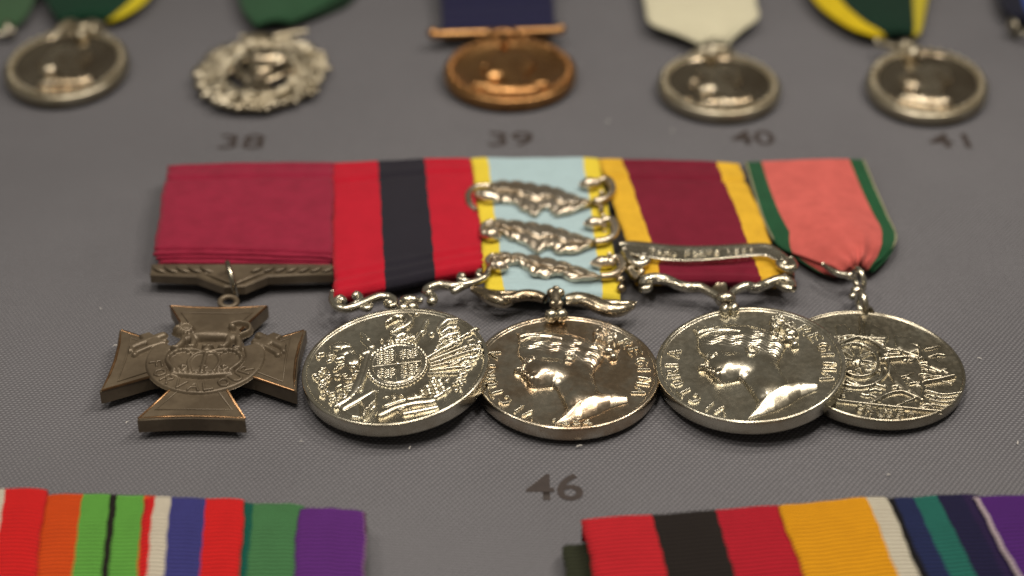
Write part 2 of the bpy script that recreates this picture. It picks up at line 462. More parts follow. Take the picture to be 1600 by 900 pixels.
# ------------------------------------------------------------------ ribbons
def ribbon_sheet(tl, tr, bl, br, zt=5.5, zb=4.5, ft=1.4, fb=1.4, nu=28, bulge=0.5, ridges=0, crease=None, wav=0.15, seed=0, tail=True):
    """a ribbon folded over its mount: rises at the back, runs over a rounded upper fold, lies flat and rolls under at the lower fold"""
    Tl, Tr, Bl, Br = P(*tl, zt), P(*tr, zt), P(*bl, zb), P(*br, zb)
    r = np.random.default_rng(seed); ph = r.uniform(0, 6, 4)
    zz = np.array([0, 0, 1.0]); rows = []
    g, uv = [], []
    for i in range(nu + 1):
        u = i / nu
        T, B = Tl * (1 - u) + Tr * u, Bl * (1 - u) + Br * u
        L = np.linalg.norm(B - T); d = (B - T) / L
        col, cuv, s = [], [], 0.0
        col.append(T + zz * (0.25 - zt)); col.append(T - zz * ft * 1.3)
        for a in np.linspace(180, 90, 7):
            a = math.radians(a); col.append(T + d * ft * (1 + math.cos(a)) + zz * ft * (math.sin(a) - 1))
        for t in np.linspace(0, 1, 66)[1:-1]:
            p = T + d * (ft + (L - ft - fb) * t)
            h = bulge * math.sin(math.pi * t) * (0.75 + 0.25 * math.sin(3 * u + ph[0])) + wav * (math.sin(5 * t + 4 * u + ph[1]) * .5 + math.sin(9 * u + 2 * t + ph[2]) * .35) * math.sin(math.pi * t)
            if crease is not None: h -= 0.85 * math.exp(-((t - crease - .012 * math.sin(4 * u + ph[3])) / 0.018) ** 2) + 0.5 * max(0.0, 1 - t / crease) ** 2
            if ridges and t > 0.86: h += 0.30 * math.sin((t - 0.86) / 0.14 * 2 * math.pi * ridges)
            col.append(p + zz * h)
        for a in np.linspace(90, -80, 9):
            a = math.radians(a)
            w_ = (0.12 * math.sin(a * 6) if ridges else 0.0)
            col.append(B - d * fb + (d * math.cos(a) + zz * math.sin(a)) * (fb + w_) - zz * fb)
        if tail: col.append(B - d * (fb + 6) - zz * 2 * fb)
        col = np.array(col)
        tt = np.arange(len(col)) / 6.0
        col[:, 0] += 0.16 * np.sin(tt * 1.1 + ph[0]) * (2 * u - 1) + 0.07 * np.sin(tt * 3.7 + ph[1] + 3 * u) + .03 * np.sin(tt * 9 + 40 * u)
        col[:, 1] += 0.16 * math.sin(u * 7 + ph[2]) + .08 * math.sin(u * 19 + ph[3])
        col[:, 2] = np.maximum(col[:, 2] - 0.35 * abs(2 * u - 1) ** 8, .1)
        ls = np.r_[0, np.cumsum(np.linalg.norm(np.diff(col, axis=0), axis=1))]
        g.append(col); uv.append(np.stack([np.full(len(col), u), ls], -1))
    return MB().grid(np.array(g)[:, ::-1], np.array(uv)[:, ::-1])

def sheet_rows(rows, nu=30, sub=6, pleat=None, ucut=None):
    """a ribbon given by its left and right edge points and a middle height, row by row: (left px, right px, z left, z right, rise)"""
    a = np.array([list(l) + list(r) + [zl, zr, k] for l, r, zl, zr, k in rows], float)
    a = spline(a, sub)
    g, uv = [], []
    for i in range(nu + 1):
        u = i / nu; col = []
        for j, q in enumerate(a):
            z = q[4] * (1 - u) + q[5] * u + q[6] * math.sin(math.pi * u)
            if pleat: z += pleat(u, j / (len(a) - 1))
            L, R_ = P(q[0], q[1], q[4]), P(q[2], q[3], q[5])
            p = L * (1 - u) + R_ * u; p[2] = z; col.append(p)
        col = np.array(col)
        uu = np.full(len(col), u) if ucut is None else np.array([ucut(u, j / (len(a) - 1)) for j in range(len(a))])
        g.append(col); uv.append(np.stack([uu, np.r_[0, np.cumsum(np.linalg.norm(np.diff(col, axis=0), axis=1))]], -1))
    return MB().grid(np.array(g)[:, ::-1], np.array(uv)[:, ::-1])

G_FRONT = 'mounted row of five medals in front'
# ================================================================== 1  bronze cross on a crimson ribbon
def build_cross():
    base = P(320, 560, 0)
    t = thing('cross_medal', 'dark bronze cross-shaped medal with crown and lion hanging from a plain crimson ribbon', 'medal', base, G_FRONT)
    zA = zoomer(150, 390, 500, 690, 1050)
    zH = zoomer(210, 230, 530, 480, 1152)
    mat = ribbon_mat('crimson ribbon', [(1, (146, 34, 61))], sheen=0.3, var=0.2)
    rb = ribbon_sheet((262, 253), (522, 248), (241, 386), (519, 393), 6.4, 5.8, 1.5, .8, bulge=0.7, crease=0.17, ridges=0, seed=2).build('ribbon', mat, t, solid=0.4)
    # lower layers of the folded ribbon showing under its edge
    for k in range(3):
        MB_ = ribbon_sheet((246 + k * 2, 372), (517, 380), (240 + 4 * k, 394 + 7 * k), (519 - k, 400 + 6 * k), 5.4 - k * .4, 5.2 - k * .6, .4, .42, bulge=.05, wav=.3, seed=k + 3)
        MB_.build('fold', mat, rb, solid=0.3)
    # laurelled bar with a V below its middle
    z0 = 4.4
    fl = Frame((0, 0, 0), np.eye(3))
    outl = [(236, 412), (520, 412), (521, 427), (418, 431), (382, 446), (350, 447), (306, 431), (234, 428)]
    poly = [P(x, y, z0)[:2] for x, y in outl][::-1]
    b = MB().prism(poly, fl, 2.2, z0, 0.35).build('suspension_bar', BRONZE, t, smooth=False)
    lv = MB()
    for k in range(15):
        x = 250 + k * 18.6
        if 340 < x < 395: continue
        s = -1 if x < 366 else 1
        lv.tube([P(x - s * 10, 425, z0), P(x - s * 2, 421.5, z0 + .35), P(x + s * 6, 418, z0 + .35), P(x + s * 11, 415, z0)], [.2, .7, .65, .2], 8, .35, 4)
    lv.build('laurel_leaf', BRONZE, b)
    MB().tube([P(322, 428, z0), P(345, 436, z0 + .3), P(364, 444, z0 + .2)], [.35, .45, .4], 8).tube([P(412, 426, z0), P(388, 435, z0 + .3), P(367, 444, z0 + .2)], [.35, .45, .4], 8).build('letter_v', BRONZE, b)
    MB().ring(P(362, 436, 4.9), 3.5, 0.62, (1, 0.30, 0.12), 32, 10).build('link', SILVER_DULL, t)
    MB().ring(P(357, 472, 3.0), 1.7, 0.6, (0.05, -.1, 1), 28, 10).build('lug', BRONZE, t)
    # the cross itself
    fr = Frame(P(321, 561, 4.4), rot('z', 0.5) @ rot('y', 0.5)); fr.c[2] = 1.2
    Rr = 18.6
    def arm(a):
        c, s = math.cos(a), math.sin(a)
        pts = [(3.6, -3.6), (10, -5.6), (Rr - 1, -9.6), (Rr, -10), (Rr - .5, -5), (Rr - .7, 0), (Rr - .5, 5), (Rr, 10), (Rr - 1, 9.6), (10, 5.6)]
        return [(x * c - y * s, x * s + y * c) for x, y in pts]
    outline = []
    for k in range(4): outline += arm(k * math.pi / 2)
    T = 3.1
    body = MB().prism(outline, fr, 0, T, 0.3).build('cross', BRONZE, t, smooth=False)
    ed = MB()
    cl = outline + outline[:1]
    for k in range(4):
        a = arm(k * math.pi / 2)
        e = [a[1]] + [a[3]] + [a[4], a[5], a[6]] + [a[7]] + [a[9]]
        ed.tube([fr((x * .975, y * .975, T - .06)) for x, y in e], .30, 6, .8, 1)
    ed.build('worn_edge', BRONZE_EDGE, body)
    inn = MB()
    for k in range(4):
        a = k * math.pi / 2; c, s = math.cos(a), math.sin(a)
        e = [(8.6, -3.0), (15.7, -7.1), (15.5, 0), (15.7, 7.1), (8.6, 3.0)]
        inn.tube([fr((x * c - y * s, x * s + y * c, T + .02)) for x, y in e], .22, 6, .8, 1)
    inn.build('inner_border', BRONZE, body)
    R = Relief(-13, 13, -10.5, 15)
    # scroll: a band hanging below the crown, its ends folded out on the side arms
    R.poly([(9.9 * math.cos(a), 9.6 * math.sin(a)) for a in np.radians(np.arange(150, 391, 6))] + [(6.6 * math.cos(a), 6.3 * math.sin(a)) for a in np.radians(np.arange(390, 149, -6))], .55, .5)
    for s in (-1, 1):
        R.poly([(s * 7.0, 4.2), (s * 10.6, 7.4), (s * 12.3, 6.4), (s * 9.8, 2.6)], .75, .6)
        R.stroke([(s * 8.2, 6.6), (s * 12.6, 3.4), (s * 13, 2.2)], .8, .85)
        R.stroke([(s * 7.6, 5.0), (s * 11.6, 1.8), (s * 12, 1.0)], .55, .75)
    # crown: rim, velvet cap showing between the arches, cross on top
    R.poly([(-5.4, -3.4), (-5.2, -4.9), (0, -5.5), (5.2, -4.9), (5.4, -3.4), (0, -3.9)], .9, .6)
    R.poly(spline([(-5.2, -3.7), (-6.6, -.6), (-5.6, 1.6), (-3, 2.2), (0, 1.4), (3, 2.2), (5.6, 1.6), (6.6, -.6), (5.2, -3.7), (0, -4.0)], 3), .55, 1.4)
    for s_ in (-1, 1):
        R.stroke([(s_ * 4.6, -3.6), (s_ * 6.2, -.8), (s_ * 5.0, 1.6), (s_ * 2.4, 1.9), (0, 1.0)], .5, 1.15)
        R.stroke([(s_ * 2.0, -3.8), (s_ * 2.6, -1.2), (s_ * 1.6, .9), (0, 1.0)], .4, 1.0)
        for k in range(6): R.blob(s_ * (6.1 - .75 * k), -.2 + 1.9 * math.sin(k * .55), .32, h=1.35)
    R.stroke([(0, -3.9), (0, 1.2)], .45, 1.1)
    for k in range(11): R.blob(-4.6 + k * .92, -4.2 - .04 * (25 - (k - 5) ** 2) * .3, .36, h=1.25)
    for x in (-3.4, 0, 3.4):
        R.blob(x, -2.6, .9, .4, 0, 1.1); R.blob(x, -2.5, .4, .95, 0, 1.15)
    R.blob(0, 1.8, .9, h=1.3); R.stroke([(0, 1.8), (0, 3.4)], .35, 1.3); R.stroke([(-.8, 2.8), (.8, 2.8)], .3, 1.3)
    # lion standing on the crown, head to the left, tail curled over its back
    R.poly(spline([(-4.6, 4.6), (-4.4, 6.8), (-2.6, 7.2), (0, 6.7), (2.6, 7.1), (4.6, 6.6), (5.0, 5.2), (3.8, 4.5), (1.8, 5.2), (-1.2, 5.0), (-2.8, 4.4), (-4.6, 4.6)], 4), 1.3, 1.3)
    R.blob(-.2, 6.1, 4.7, 1.25, 0, 1.75)
    R.blob(-4.7, 7.9, 1.9, 1.7, 0, 1.6); R.blob(-5.9, 7.5, .85, .7, 0, 1.7); R.blob(-5.2, 8.3, .5, h=1.9)
    for k in range(16): 
        a = k * .42; R.stroke([(-4.3 + .9 * math.cos(a), 7.7 + .9 * math.sin(a)), (-4.2 + 1.8 * math.cos(a), 7.5 + 1.7 * math.sin(a))], .2, .3, 'add')
    for x, x2, y2 in ((-4.4, -5.2, 2.6), (-3.0, -2.6, 2.9), (3.2, 2.7, 2.9), (4.6, 5.2, 2.5)):
        R.stroke([(x, 5.4), ((x + x2) / 2 + .25, 4.0), (x2, y2)], .62, 1.3, taper=False); R.blob(x2 - .4, y2 - .1, .8, .45, 0, 1.3)
    R.stroke([(5, 6.2), (6.4, 7.4), (6.2, 9.2), (4.4, 9.9), (3.0, 9.2), (3.6, 8.4)], .38, 1.2); R.blob(3.4, 8.6, .7, .5, 30, 1.4)
    R.grain(.03, 4); R.soften(1)
    big = lambda p: fr(np.asarray(p) * np.array([1.16, 1.16, 1.0]))
    R.mesh(big, T).build('crown_and_lion_relief', BRONZE, body)
    R = Relief(-11, 11, -11, 3)
    R.arc_text('FOR', 8.1, 196, 230, 1.9, .26, .5, True)
    R.arc_text('VALOUR', 8.1, 248, 334, 1.9, .26, .5, True)
    R.mesh(big, T + .42).build('scroll_lettering', BRONZE, body)
    # lug on the upper arm
    return t
build_cross()

# ================================================================== woman's crowned profile for two of the silver medals
ZC = lambda x, y: ((x - 562) / 500 * 18, -(y - 468) / 297 * 18)
def profile_relief(seed):
    R = Relief(-11.5, 12.5, -17, 14, 0.085)
    c = lambda pts: [ZC(*p) for p in pts]
    head = c([(298, 335), (292, 372), (300, 398), (318, 420), (330, 432), (318, 448), (296, 470), (278, 482), (284, 491), (312, 492), (326, 497), (318, 507), (334, 513), (340, 520), (334, 527), (352, 534),
              (352, 548), (372, 560), (408, 563), (450, 558), (488, 552), (506, 566), (524, 600), (545, 640), (560, 668), (530, 705), (498, 737),
              (560, 728), (640, 712), (720, 686), (790, 652), (850, 634), (884, 626), (880, 606), (840, 598), (780, 598), (742, 580), (722, 545), (712, 500), (716, 470), (745, 440), (770, 400), (760, 340), (700, 310), (600, 275), (500, 262), (400, 268), (330, 285)])
    hp = np.array(head)
    def dome(X, Y, d):
        t = np.clip(d / 2.3, 0, 1)
        h = 0.32 * np.clip(d / .3, 0, 1) + 0.78 * (1 - (1 - t) ** 2) + .05 * np.clip(d, 0, 5)
        # throat falls away to the cut of the bust
        return h
    R.poly(head, 1, fn=dome)
    # cut of the bust: a facet that slopes down towards the rim
    cut = c([(498, 737), (560, 728), (640, 712), (720, 686), (790, 652), (850, 634), (884, 626), (884, 604), (850, 598), (800, 600), (740, 612), (680, 634), (610, 664), (550, 700)])
    low = np.array(c([(498, 737), (640, 712), (720, 686), (790, 652), (884, 626)])); upp = np.array(c([(498, 737), (610, 664), (680, 634), (740, 612), (800, 600), (884, 604)]))
    s = R.win(-3, 12.5, -17, -6); d = R.sdf(cut, s)
    yl = np.interp(R.X[s], low[:, 0], low[:, 1]); yu = np.interp(R.X[s], upp[:, 0], upp[:, 1])
    k = np.clip((R.Y[s] - yl) / np.maximum(yu - yl, .05), 0, 1)
    R.H[s] = np.where(d > 0, 0.12 + 0.40 * np.maximum(yu - yl, 0.1) * (1 - (1 - k) ** 1.8) + .02 * np.sin(R.X[s] * 1.3 + seed) * np.sin(R.Y[s] * 1.9), R.H[s])
    # shoulder behind the cut
    # cheek, jaw, brow, eye, nostril, lips
    R.bump(*ZC(448, 496), 7.4, 4.6, 8, 1.25); R.bump(*ZC(372, 545), 2.0, 1.6, 0, .45); R.bump(*ZC(372, 432), 3.4, 3.2, 0, .5); R.bump(*ZC(630, 560), 5.5, 7.0, -20, .6); R.bump(*ZC(600, 640), 6, 3.6, 30, .5)
    R.stroke(c([(322, 438), (350, 432), (385, 440)]), .45, .4, 'add')
    R.blob(*ZC(352, 455), .9, .55, 0, .35, 'add'); R.stroke(c([(335, 450), (352, 444), (372, 452)]), .2, .25, 'add')
    R.blob(*ZC(304, 484), 1.1, .6, -20, .45, 'add'); R.blob(*ZC(330, 508), .7, .45, 0, .3, 'add'); R.blob(*ZC(342, 522), .7, .45, 0, .3, 'add'); R.blob(*ZC(366, 546), 1.0, .8, 0, .4, 'add')
    R.stroke(c([(326, 500), (350, 512), (362, 514)]), .16, .35, 'cut'); R.stroke(c([(322, 489), (338, 478), (342, 466)]), .2, .3, 'cut')
    R.stroke(c([(488, 552), (470, 566), (420, 572), (380, 566)]), .3, .25, 'cut')
        # waved hair in strands from brow to bun
    rr = np.random.default_rng(seed)
    hair = c([(312, 330), (300, 362), (306, 396), (320, 412), (340, 420), (352, 408), (376, 396), (400, 398), (430, 392), (462, 400), (492, 412), (516, 408), (536, 424), (548, 446), (572, 456), (600, 452), (622, 440), (650, 448), (676, 470), (700, 486), (722, 470),
              (740, 446), (765, 412), (772, 370), (758, 335), (700, 312), (640, 298), (590, 300), (540, 322), (470, 320), (400, 318)])
    hs = R.win(-11, 9, -2, 13); d = R.sdf(hair, hs)
    zx = R.X[hs] / 18 * 500 + 562; zy = -R.Y[hs] / 18 * 297 + 468
    k_ = (zx - 300) / 460
    ph = (zy - (318 + 10 * k_ + 75 * k_ ** 2) + 6.5 * np.sin(zx / 17 + zy / 30 + seed) + 16 * np.sin(np.clip(k_, 0, 1) * math.pi) * (zy - 300) / 110) / 14.5
    edge = np.clip(d / 1.7, 0, 1)
    lock = .55 + .45 * np.sin(zx / 31 + 2.2 * np.floor(ph) + seed)
    R.H[hs] = np.where(d > 0, R.H[hs] + edge * (.10 + .15 * (0.5 + .5 * np.cos(2 * math.pi * ph)) * lock), R.H[hs])
    R.stroke(c([(575, 412), (556, 424), (560, 444), (585, 450), (604, 436), (600, 420), (584, 424)]), .4, .7, 'add')
    # bun of plaits
    for cx, cy, rx, ry in ((755, 268, 50, 24), (800, 300, 45, 24), (815, 335, 42, 18), (790, 365, 40, 16), (815, 398, 26, 14), (735, 300, 30, 20)):
        x, y = ZC(cx, cy); R.blob(x, y, rx / 500 * 18, ry / 297 * 18, rr.uniform(-25, 10), 1.25)
    for k in range(14):
        x, y = 720 + rr.uniform(0, 115), 258 + rr.uniform(0, 135)
        R.stroke(c([(x - 24, y - 6), (x, y - 13), (x + 24, y + 4)]), .32, .5, 'add')
    # diadem
    R.poly(c([(300, 330), (350, 318), (420, 314), (480, 318), (540, 330), (545, 318), (480, 304), (400, 300), (330, 306), (300, 316)]), 1.5, .35)
    R.poly(c([(306, 316), (284, 268), (302, 286), (318, 262), (334, 288), (356, 264), (372, 288), (400, 266), (416, 290), (450, 270), (470, 296), (500, 278), (520, 306), (470, 305), (400, 300), (340, 306)]), 1.15, .5)
    R.soften(1)
    return R

def legend_relief(year=None):
    R = Relief(-17, 17, -17, 15, 0.09)
    R.arc_text('VICTORIA', 15.0, 243, 162, 2.3, .20, .42)
    R.arc_text('REGINA', 15.0, 38, -23, 2.3, .20, .42)
    if year: R.line_text(year, -2.6, -16.4, 1.7, .2, .35)
    return R

def bead_pair(mb, c, r, dx):
    mb.ball(c - np.array([dx, 0, 0]), r, 16).ball(c + np.array([dx, 0, 0]), r, 16)

# ================================================================== 2  silver medal with trophy of arms, red and navy ribbon
def build_trophy_medal():
    t = thing('trophy_medal', 'silver medal with arms round a shield, on red ribbon with navy centre stripe', 'medal', P(617, 568, 0), G_FRONT)
    mat = ribbon_mat('red and navy ribbon', [(.335, (184, 24, 46)), (.665, (38, 36, 46)), (1, (184, 24, 46))], sheen=.25)
    ribbon_sheet((517, 250), (735, 242), (521, 460), (757, 412), 6.0, 4.6, 1.4, 1.5, bulge=.9, crease=.15, ridges=2, seed=5).build('ribbon', mat, t, solid=.4)
    z = zoomer(460, 420, 780, 690, 1067); h = 5.0
    s = MB()
    # left scrolled arm
    s.tube([z(196, 122, h), z(196, 165, h), z(222, 200, h), z(275, 208, h), z(330, 192, h), z(390, 165, h), z(440, 148, h), z(490, 148, h), z(522, 168, h), z(516, 192, h), z(488, 192, h), z(482, 176, h)],
           [.5, .75, .85, .9, .95, 1.0, 1.0, .95, .85, .7, .7, .8], 12)
    s.tube([z(222, 200, h), z(215, 165, h + .3), z(240, 148, h + .4), z(262, 162, h + .3), z(245, 176, h + .3)], [.5, .6, .6, .55, .7], 10)
    s.tube([z(275, 200, h), z(318, 182, h + .3), z(344, 158, h + .3), z(340, 136, h + .4), z(316, 132, h + .4)], [.5, .7, .7, .6, .8], 10)
    s.tube([z(330, 200, h - .2), z(380, 208, h - .2), z(402, 190, h - .2)], [.4, .8, .5], 10)
    s.ball(z(244, 165, h + .3), .9).ball(z(318, 140, h + .4), .85).ball(z(496, 183, h + .2), 1.0)
    # right scrolled arm
    s.tube([z(712, 176, h), z(730, 162, h), z(722, 140, h), z(698, 132, h), z(684, 118, h), z(704, 98, h), z(760, 84, h), z(830, 92, h), z(890, 82, h), z(950, 66, h), z(992, 42, h + .2), z(1012, 8, h + .3), z(1016, -18, h + .3)],
           [.8, .7, .7, .8, .9, .95, 1.0, 1.0, .95, .9, .8, .7, .5], 12)
    s.tube([z(930, 70, h), z(890, 62, h + .3), z(858, 52, h + .4), z(862, 32, h + .4), z(884, 34, h + .4)], [.5, .7, .65, .6, .7], 10)
    s.tube([z(985, 45, h), z(955, 30, h + .3), z(958, 12, h + .4), z(975, 10, h + .4)], [.4, .55, .5, .6], 10)
    s.tube([z(900, 88, h - .1), z(868, 96, h), z(832, 118, h - .2), z(824, 110, h - .2)], [.5, .9, .8, .4], 10)
    s.ball(z(716, 172, h + .1), 1.15).ball(z(876, 40, h + .4), .75).ball(z(700, 128, h + .2), .95)
    s.build('suspender', SILVER, t)
    b = MB(); b.ball(z(566, 208, 5.6), (1.35, 1.3, 1.3), 18).ball(z(614, 203, 5.8), (1.35, 1.3, 1.3), 18).ball(z(598, 164, 5.6), (2.0, 1.2, 1.2), 18).ball(z(636, 236, 6.3), (.6, .6, .5), 12)
    b.tube([z(560, 180, 4.8), z(600, 185, 5), z(660, 165, 4.8)], [.8, 1.0, .7], 10)
    b.build('swivel_beads', SILVER, t)
    fr = Frame(P(617, 568, 6.0), rot('y', -5.0) @ rot('x', 1.5) @ rot('z', 4)); fr.c -= fr.R[:, 2] * 3.1
    d = disc(fr, 18.05, 3.1).build('disc', SILVER, t)
    R = Relief(-16.8, 16.8, -16.8, 16.8, .085); C = lambda x, y: ((x - 522) / 478 * 18, -(y - 495) / 290 * 18)
    rr = np.random.default_rng(12)
    # shield and its beaded band
    cx, cy = C(533, 494)
    R.poly([(cx + 5.9 * math.cos(a), cy + 6.9 * math.sin(a)) for a in np.linspace(0, 2 * math.pi, 60)[:-1]], .55, 1.0)
    for k in range(44):
        a = k * 2 * math.pi / 44
        R.blob(cx + 5.7 * math.cos(a), cy + 6.7 * math.sin(a), .36, h=.72)
    R.stroke([(cx + 4.9 * math.cos(a), cy + 5.8 * math.sin(a)) for a in np.linspace(0, 2 * math.pi, 40)], .2, .25, 'add')
    R.stroke([(cx, cy - 5.4), (cx, cy + 5.4)], .22, .18, 'add'); R.stroke([(cx - 4.6, cy), (cx + 4.6, cy)], .22, .14, 'add')
    for qx, qy, n in ((-2.3, 2.6, 3), (2.3, -2.6, 3), (2.2, 2.6, 2), (-2.2, -2.6, 2)):
        for k in range(n):
            y = cy + qy + (k - (n - 1) / 2) * 1.35
            R.stroke([(cx + qx - 1.4, y), (cx + qx - .5, y + .4), (cx + qx + .4, y - .1), (cx + qx + 1.4, y + .35)], .36, .5, 'add')
            for q in range(3): R.stroke([(cx + qx - 1 + q, y), (cx + qx - 1.1 + q, y - .6)], .18, .4, 'add')
    # helmet with flowing plume above
    R.poly([C(500, 350), C(505, 318), C(545, 300), C(585, 318), C(588, 352), C(540, 366)], 1.0, .9)
    R.stroke([C(505, 335), C(545, 322), C(590, 300), C(605, 275), C(580, 252), C(535, 248), C(495, 268), C(482, 280)], .95, 1.2, taper=True)
    for k in range(5): R.stroke([C(520 + 12 * k, 330 - 8 * k), C(560 + 6 * k, 290 - 4 * k), C(520 + 8 * k, 262)], .28, .5, 'add')
    for k in range(12): R.blob(*C(455 + rr.uniform(0, 170), 362 + rr.uniform(-14, 14)), rr.uniform(.5, 1.1), rr.uniform(.3, .7), rr.uniform(0, 180), .8)
    # right hand flags, lances and muskets fanned out
    for k, (a, b_) in enumerate((((690, 478), (948, 358)), ((705, 495), (962, 428)), ((708, 512), (950, 462)), ((705, 528), (935, 500)), ((700, 545), (900, 545)), ((690, 560), (870, 575)))):
        R.stroke([C(*a), C(*b_)], .42 - .03 * k, .75)
        R.blob(*C(b_[0] - 8, b_[1] + 4), 1.1, .45, 20, .7)
    R.stroke([C(628, 385), C(660, 345), C(690, 292)], .5, .9); R.blob(*C(690, 294), .6, 1.1, -20, .9); R.blob(*C(664, 345), 1.3, .6, 35, .9)
    R.stroke([C(752, 345), C(768, 318), C(800, 298), C(858, 304)], .8, 1.0, taper=True)
    R.stroke([C(760, 372), C(800, 340), C(850, 342)], .7, .9, taper=True); R.stroke([C(755, 400), C(800, 372), C(860, 372)], .7, .8, taper=True)
    for k in range(16): R.blob(*C(805 + rr.normal() * 42, 400 + rr.normal() * 32), rr.uniform(.4, 1.2), rr.uniform(.3, .6), rr.uniform(-30, 60), rr.uniform(.6, 1.0))
    for k in range(26): R.stroke([C(x := 730 + rr.uniform(0, 190), y := 420 + rr.uniform(0, 130)), C(x + 30, y - 12 + rr.uniform(-4, 4))], .24, .7)
    for k in range(10): R.stroke([C(x := 880 + rr.uniform(0, 75), y := 440 + rr.uniform(0, 60)), C(x + 12, y - 12), C(x + 22, y + 2)], .3, .8)
    # left: a standing figure's mantle, musket, drums, scrollwork
    R.stroke([C(388, 408), C(365, 470), C(335, 560), C(290, 630), C(220, 672)], .95, .9, taper=True)
    R.stroke([C(400, 412), C(380, 500), C(345, 590)], .45, .9); R.blob(*C(378, 418), 1.6, 1.1, 30, 1.15); R.stroke([C(350, 322), C(385, 352)], .45, .8); R.stroke([C(365, 350), C(400, 385)], .8, .6)
    R.blob(*C(238, 368), 2.2, 1.2, -10, .95); R.blob(*C(262, 405), 2.0, 1.4, 30, 1.0); R.blob(*C(300, 445), 1.7, 2.2, 10, 1.15); R.blob(*C(240, 430), 1.4, .8, 20, .9)
    for k in range(48):
        x = rr.uniform(110, 330); y = rr.uniform(395, 655)
        if (x - 522) ** 2 / 478 ** 2 + (y - 495) ** 2 / 290 ** 2 > .80: continue
        a = rr.uniform(0, 6.3); q = rr.uniform(8, 20)
        R.stroke([C(x + q * math.cos(a), y + q * .6 * math.sin(a)), C(x + q * math.cos(a + 1.6), y + q * .6 * math.sin(a + 1.6)), C(x + q * math.cos(a + 3), y + q * .6 * math.sin(a + 3))], rr.uniform(.22, .5), rr.uniform(.5, 1.0))
    # below: draped flag, cannon and pyramid of shot
    R.poly([C(220, 665), C(300, 622), C(400, 600), C(440, 612), C(330, 660), C(260, 690)], .6, .9)
    R.poly([C(345, 650), C(430, 610), C(425, 690), C(360, 740), C(345, 725)], .7, .8)
    for k in range(6): R.stroke([C(355 + 12 * k, 660 - 7 * k), C(372 + 11 * k, 700 - 8 * k), C(362 + 12 * k, 730 - 12 * k)], .3, .45, 'add')
    R.poly([C(260, 690), C(340, 660), C(345, 735), C(300, 725)], .45, .6)
    R.stroke([C(445, 728), C(520, 704), C(620, 690), C(700, 690)], 1.0, 1.0); R.stroke([C(560, 735), C(650, 728), C(720, 722)], .6, .7)
    R.stroke([C(470, 690), C(560, 672), C(640, 668)], .6, .8); R.stroke([C(640, 690), C(720, 672), C(790, 640)], .55, .7)
    for row, (n, x0, y0) in enumerate(((5, 622, 662), (4, 650, 642), (3, 676, 622), (2, 700, 603), (1, 705, 588))):
        for k in range(n): R.blob(*C(x0 + k * 35 + row * 2, y0 - 5 * k * .4), .66, .7, 0, 1.0)
    for k in range(16):
        x = rr.uniform(470, 620); y = rr.uniform(640, 745)
        R.blob(*C(x, y), rr.uniform(.3, .9), rr.uniform(.25, .5), rr.uniform(0, 180), rr.uniform(.4, .8))
    for k in range(14):
        x = rr.uniform(720, 880); y = rr.uniform(560, 660)
        if (x - 522) ** 2 / 478 ** 2 + (y - 495) ** 2 / 290 ** 2 > .82: continue
        R.blob(*C(x, y), rr.uniform(.3, 1.0), rr.uniform(.25, .5), rr.uniform(0, 60), rr.uniform(.4, .8))
    R.H = np.where(R.H > 0, R.H * .75, R.H); R.soften(1)
    R.mesh(fr, 3.1 - .45).build('trophy_relief', SILVER, d)
    return t
build_trophy_medal()

# ================================================================== oak-leaf clasp
def oak_clasp(parent, zf, leaf_up, leaf_lo, acorns, stems, mat, h=6.4):
    """leaf between an upper and lower traced edge (same count), domed, with lobes and veins; acorns at both ends; curling stem"""
    root = None
    up_, lo_ = spline(leaf_up, 12), spline(leaf_lo, 12)
    qq = np.linspace(0, 1, len(up_)); sc_ = np.abs(np.sin(math.pi * 8 * qq)) ** .6 * np.sin(math.pi * np.clip(qq * 1.05, 0, 1)) ** .5
    up_[:, 1] -= 11 * sc_ - 5; lo_[:, 1] += 10 * np.roll(sc_, 4) - 5; h -= .45
    n = len(up_); m = 21; g = []
    for i in range(n):
        q = i / (n - 1); row = []
        for j in range(m):
            v = j / (m - 1)
            x, y = up_[i] * (1 - v) + lo_[i] * v
            e = math.sin(math.pi * v)
            z = h + .55 * e ** .4 + .62 * abs(math.sin(math.pi * 8 * (q + .06 * abs(v - .45)))) ** .6 * e ** .8 * (1 - .7 * math.exp(-((v - .48) / .07) ** 2)) - .5 * math.exp(-((v - .48) / .05) ** 2)
            row.append(zf(x, y, z))
        g.append(row)
    g = np.array(g)
    lo = g.copy(); lo[:, :, 2] = h - .5
    mb = MB().grid(g[:, ::-1])
    rim = np.concatenate([g[:, 0], g[-1, 1:], g[::-1, -1][1:], g[0, ::-1][1:-1]])
    rimb = rim.copy(); rimb[:, 2] = h - .5
    mb.grid(np.array([rim, rimb]), wrap_v=True)
    leaf = mb.build('clasp', mat, parent)
    rest = np.array([zf(*( (up_[k] + lo_[k]) / 2), h + 1.05) for k in range(1, n - 1, 3)])
    for (x, y, x2, y2, r) in acorns:
        a, b = zf(x, y, h + .5), zf(x2, y2, h + .5)
        a_ = MB().tube([a, a * .75 + b * .25, a * .4 + b * .6, b], [r * .7, r * 1.1, r * 1.05, r * .25], 14)
        a_.ball(a * .92 + b * .08, (r * 1.0, r * 1.0, r * .9), 12).build('acorn', mat, leaf)
    for pts, r in stems:
        MB().tube([zf(x, y, h + dz) for x, y, dz in pts], r, 9).build('stem', mat, leaf)
    return leaf

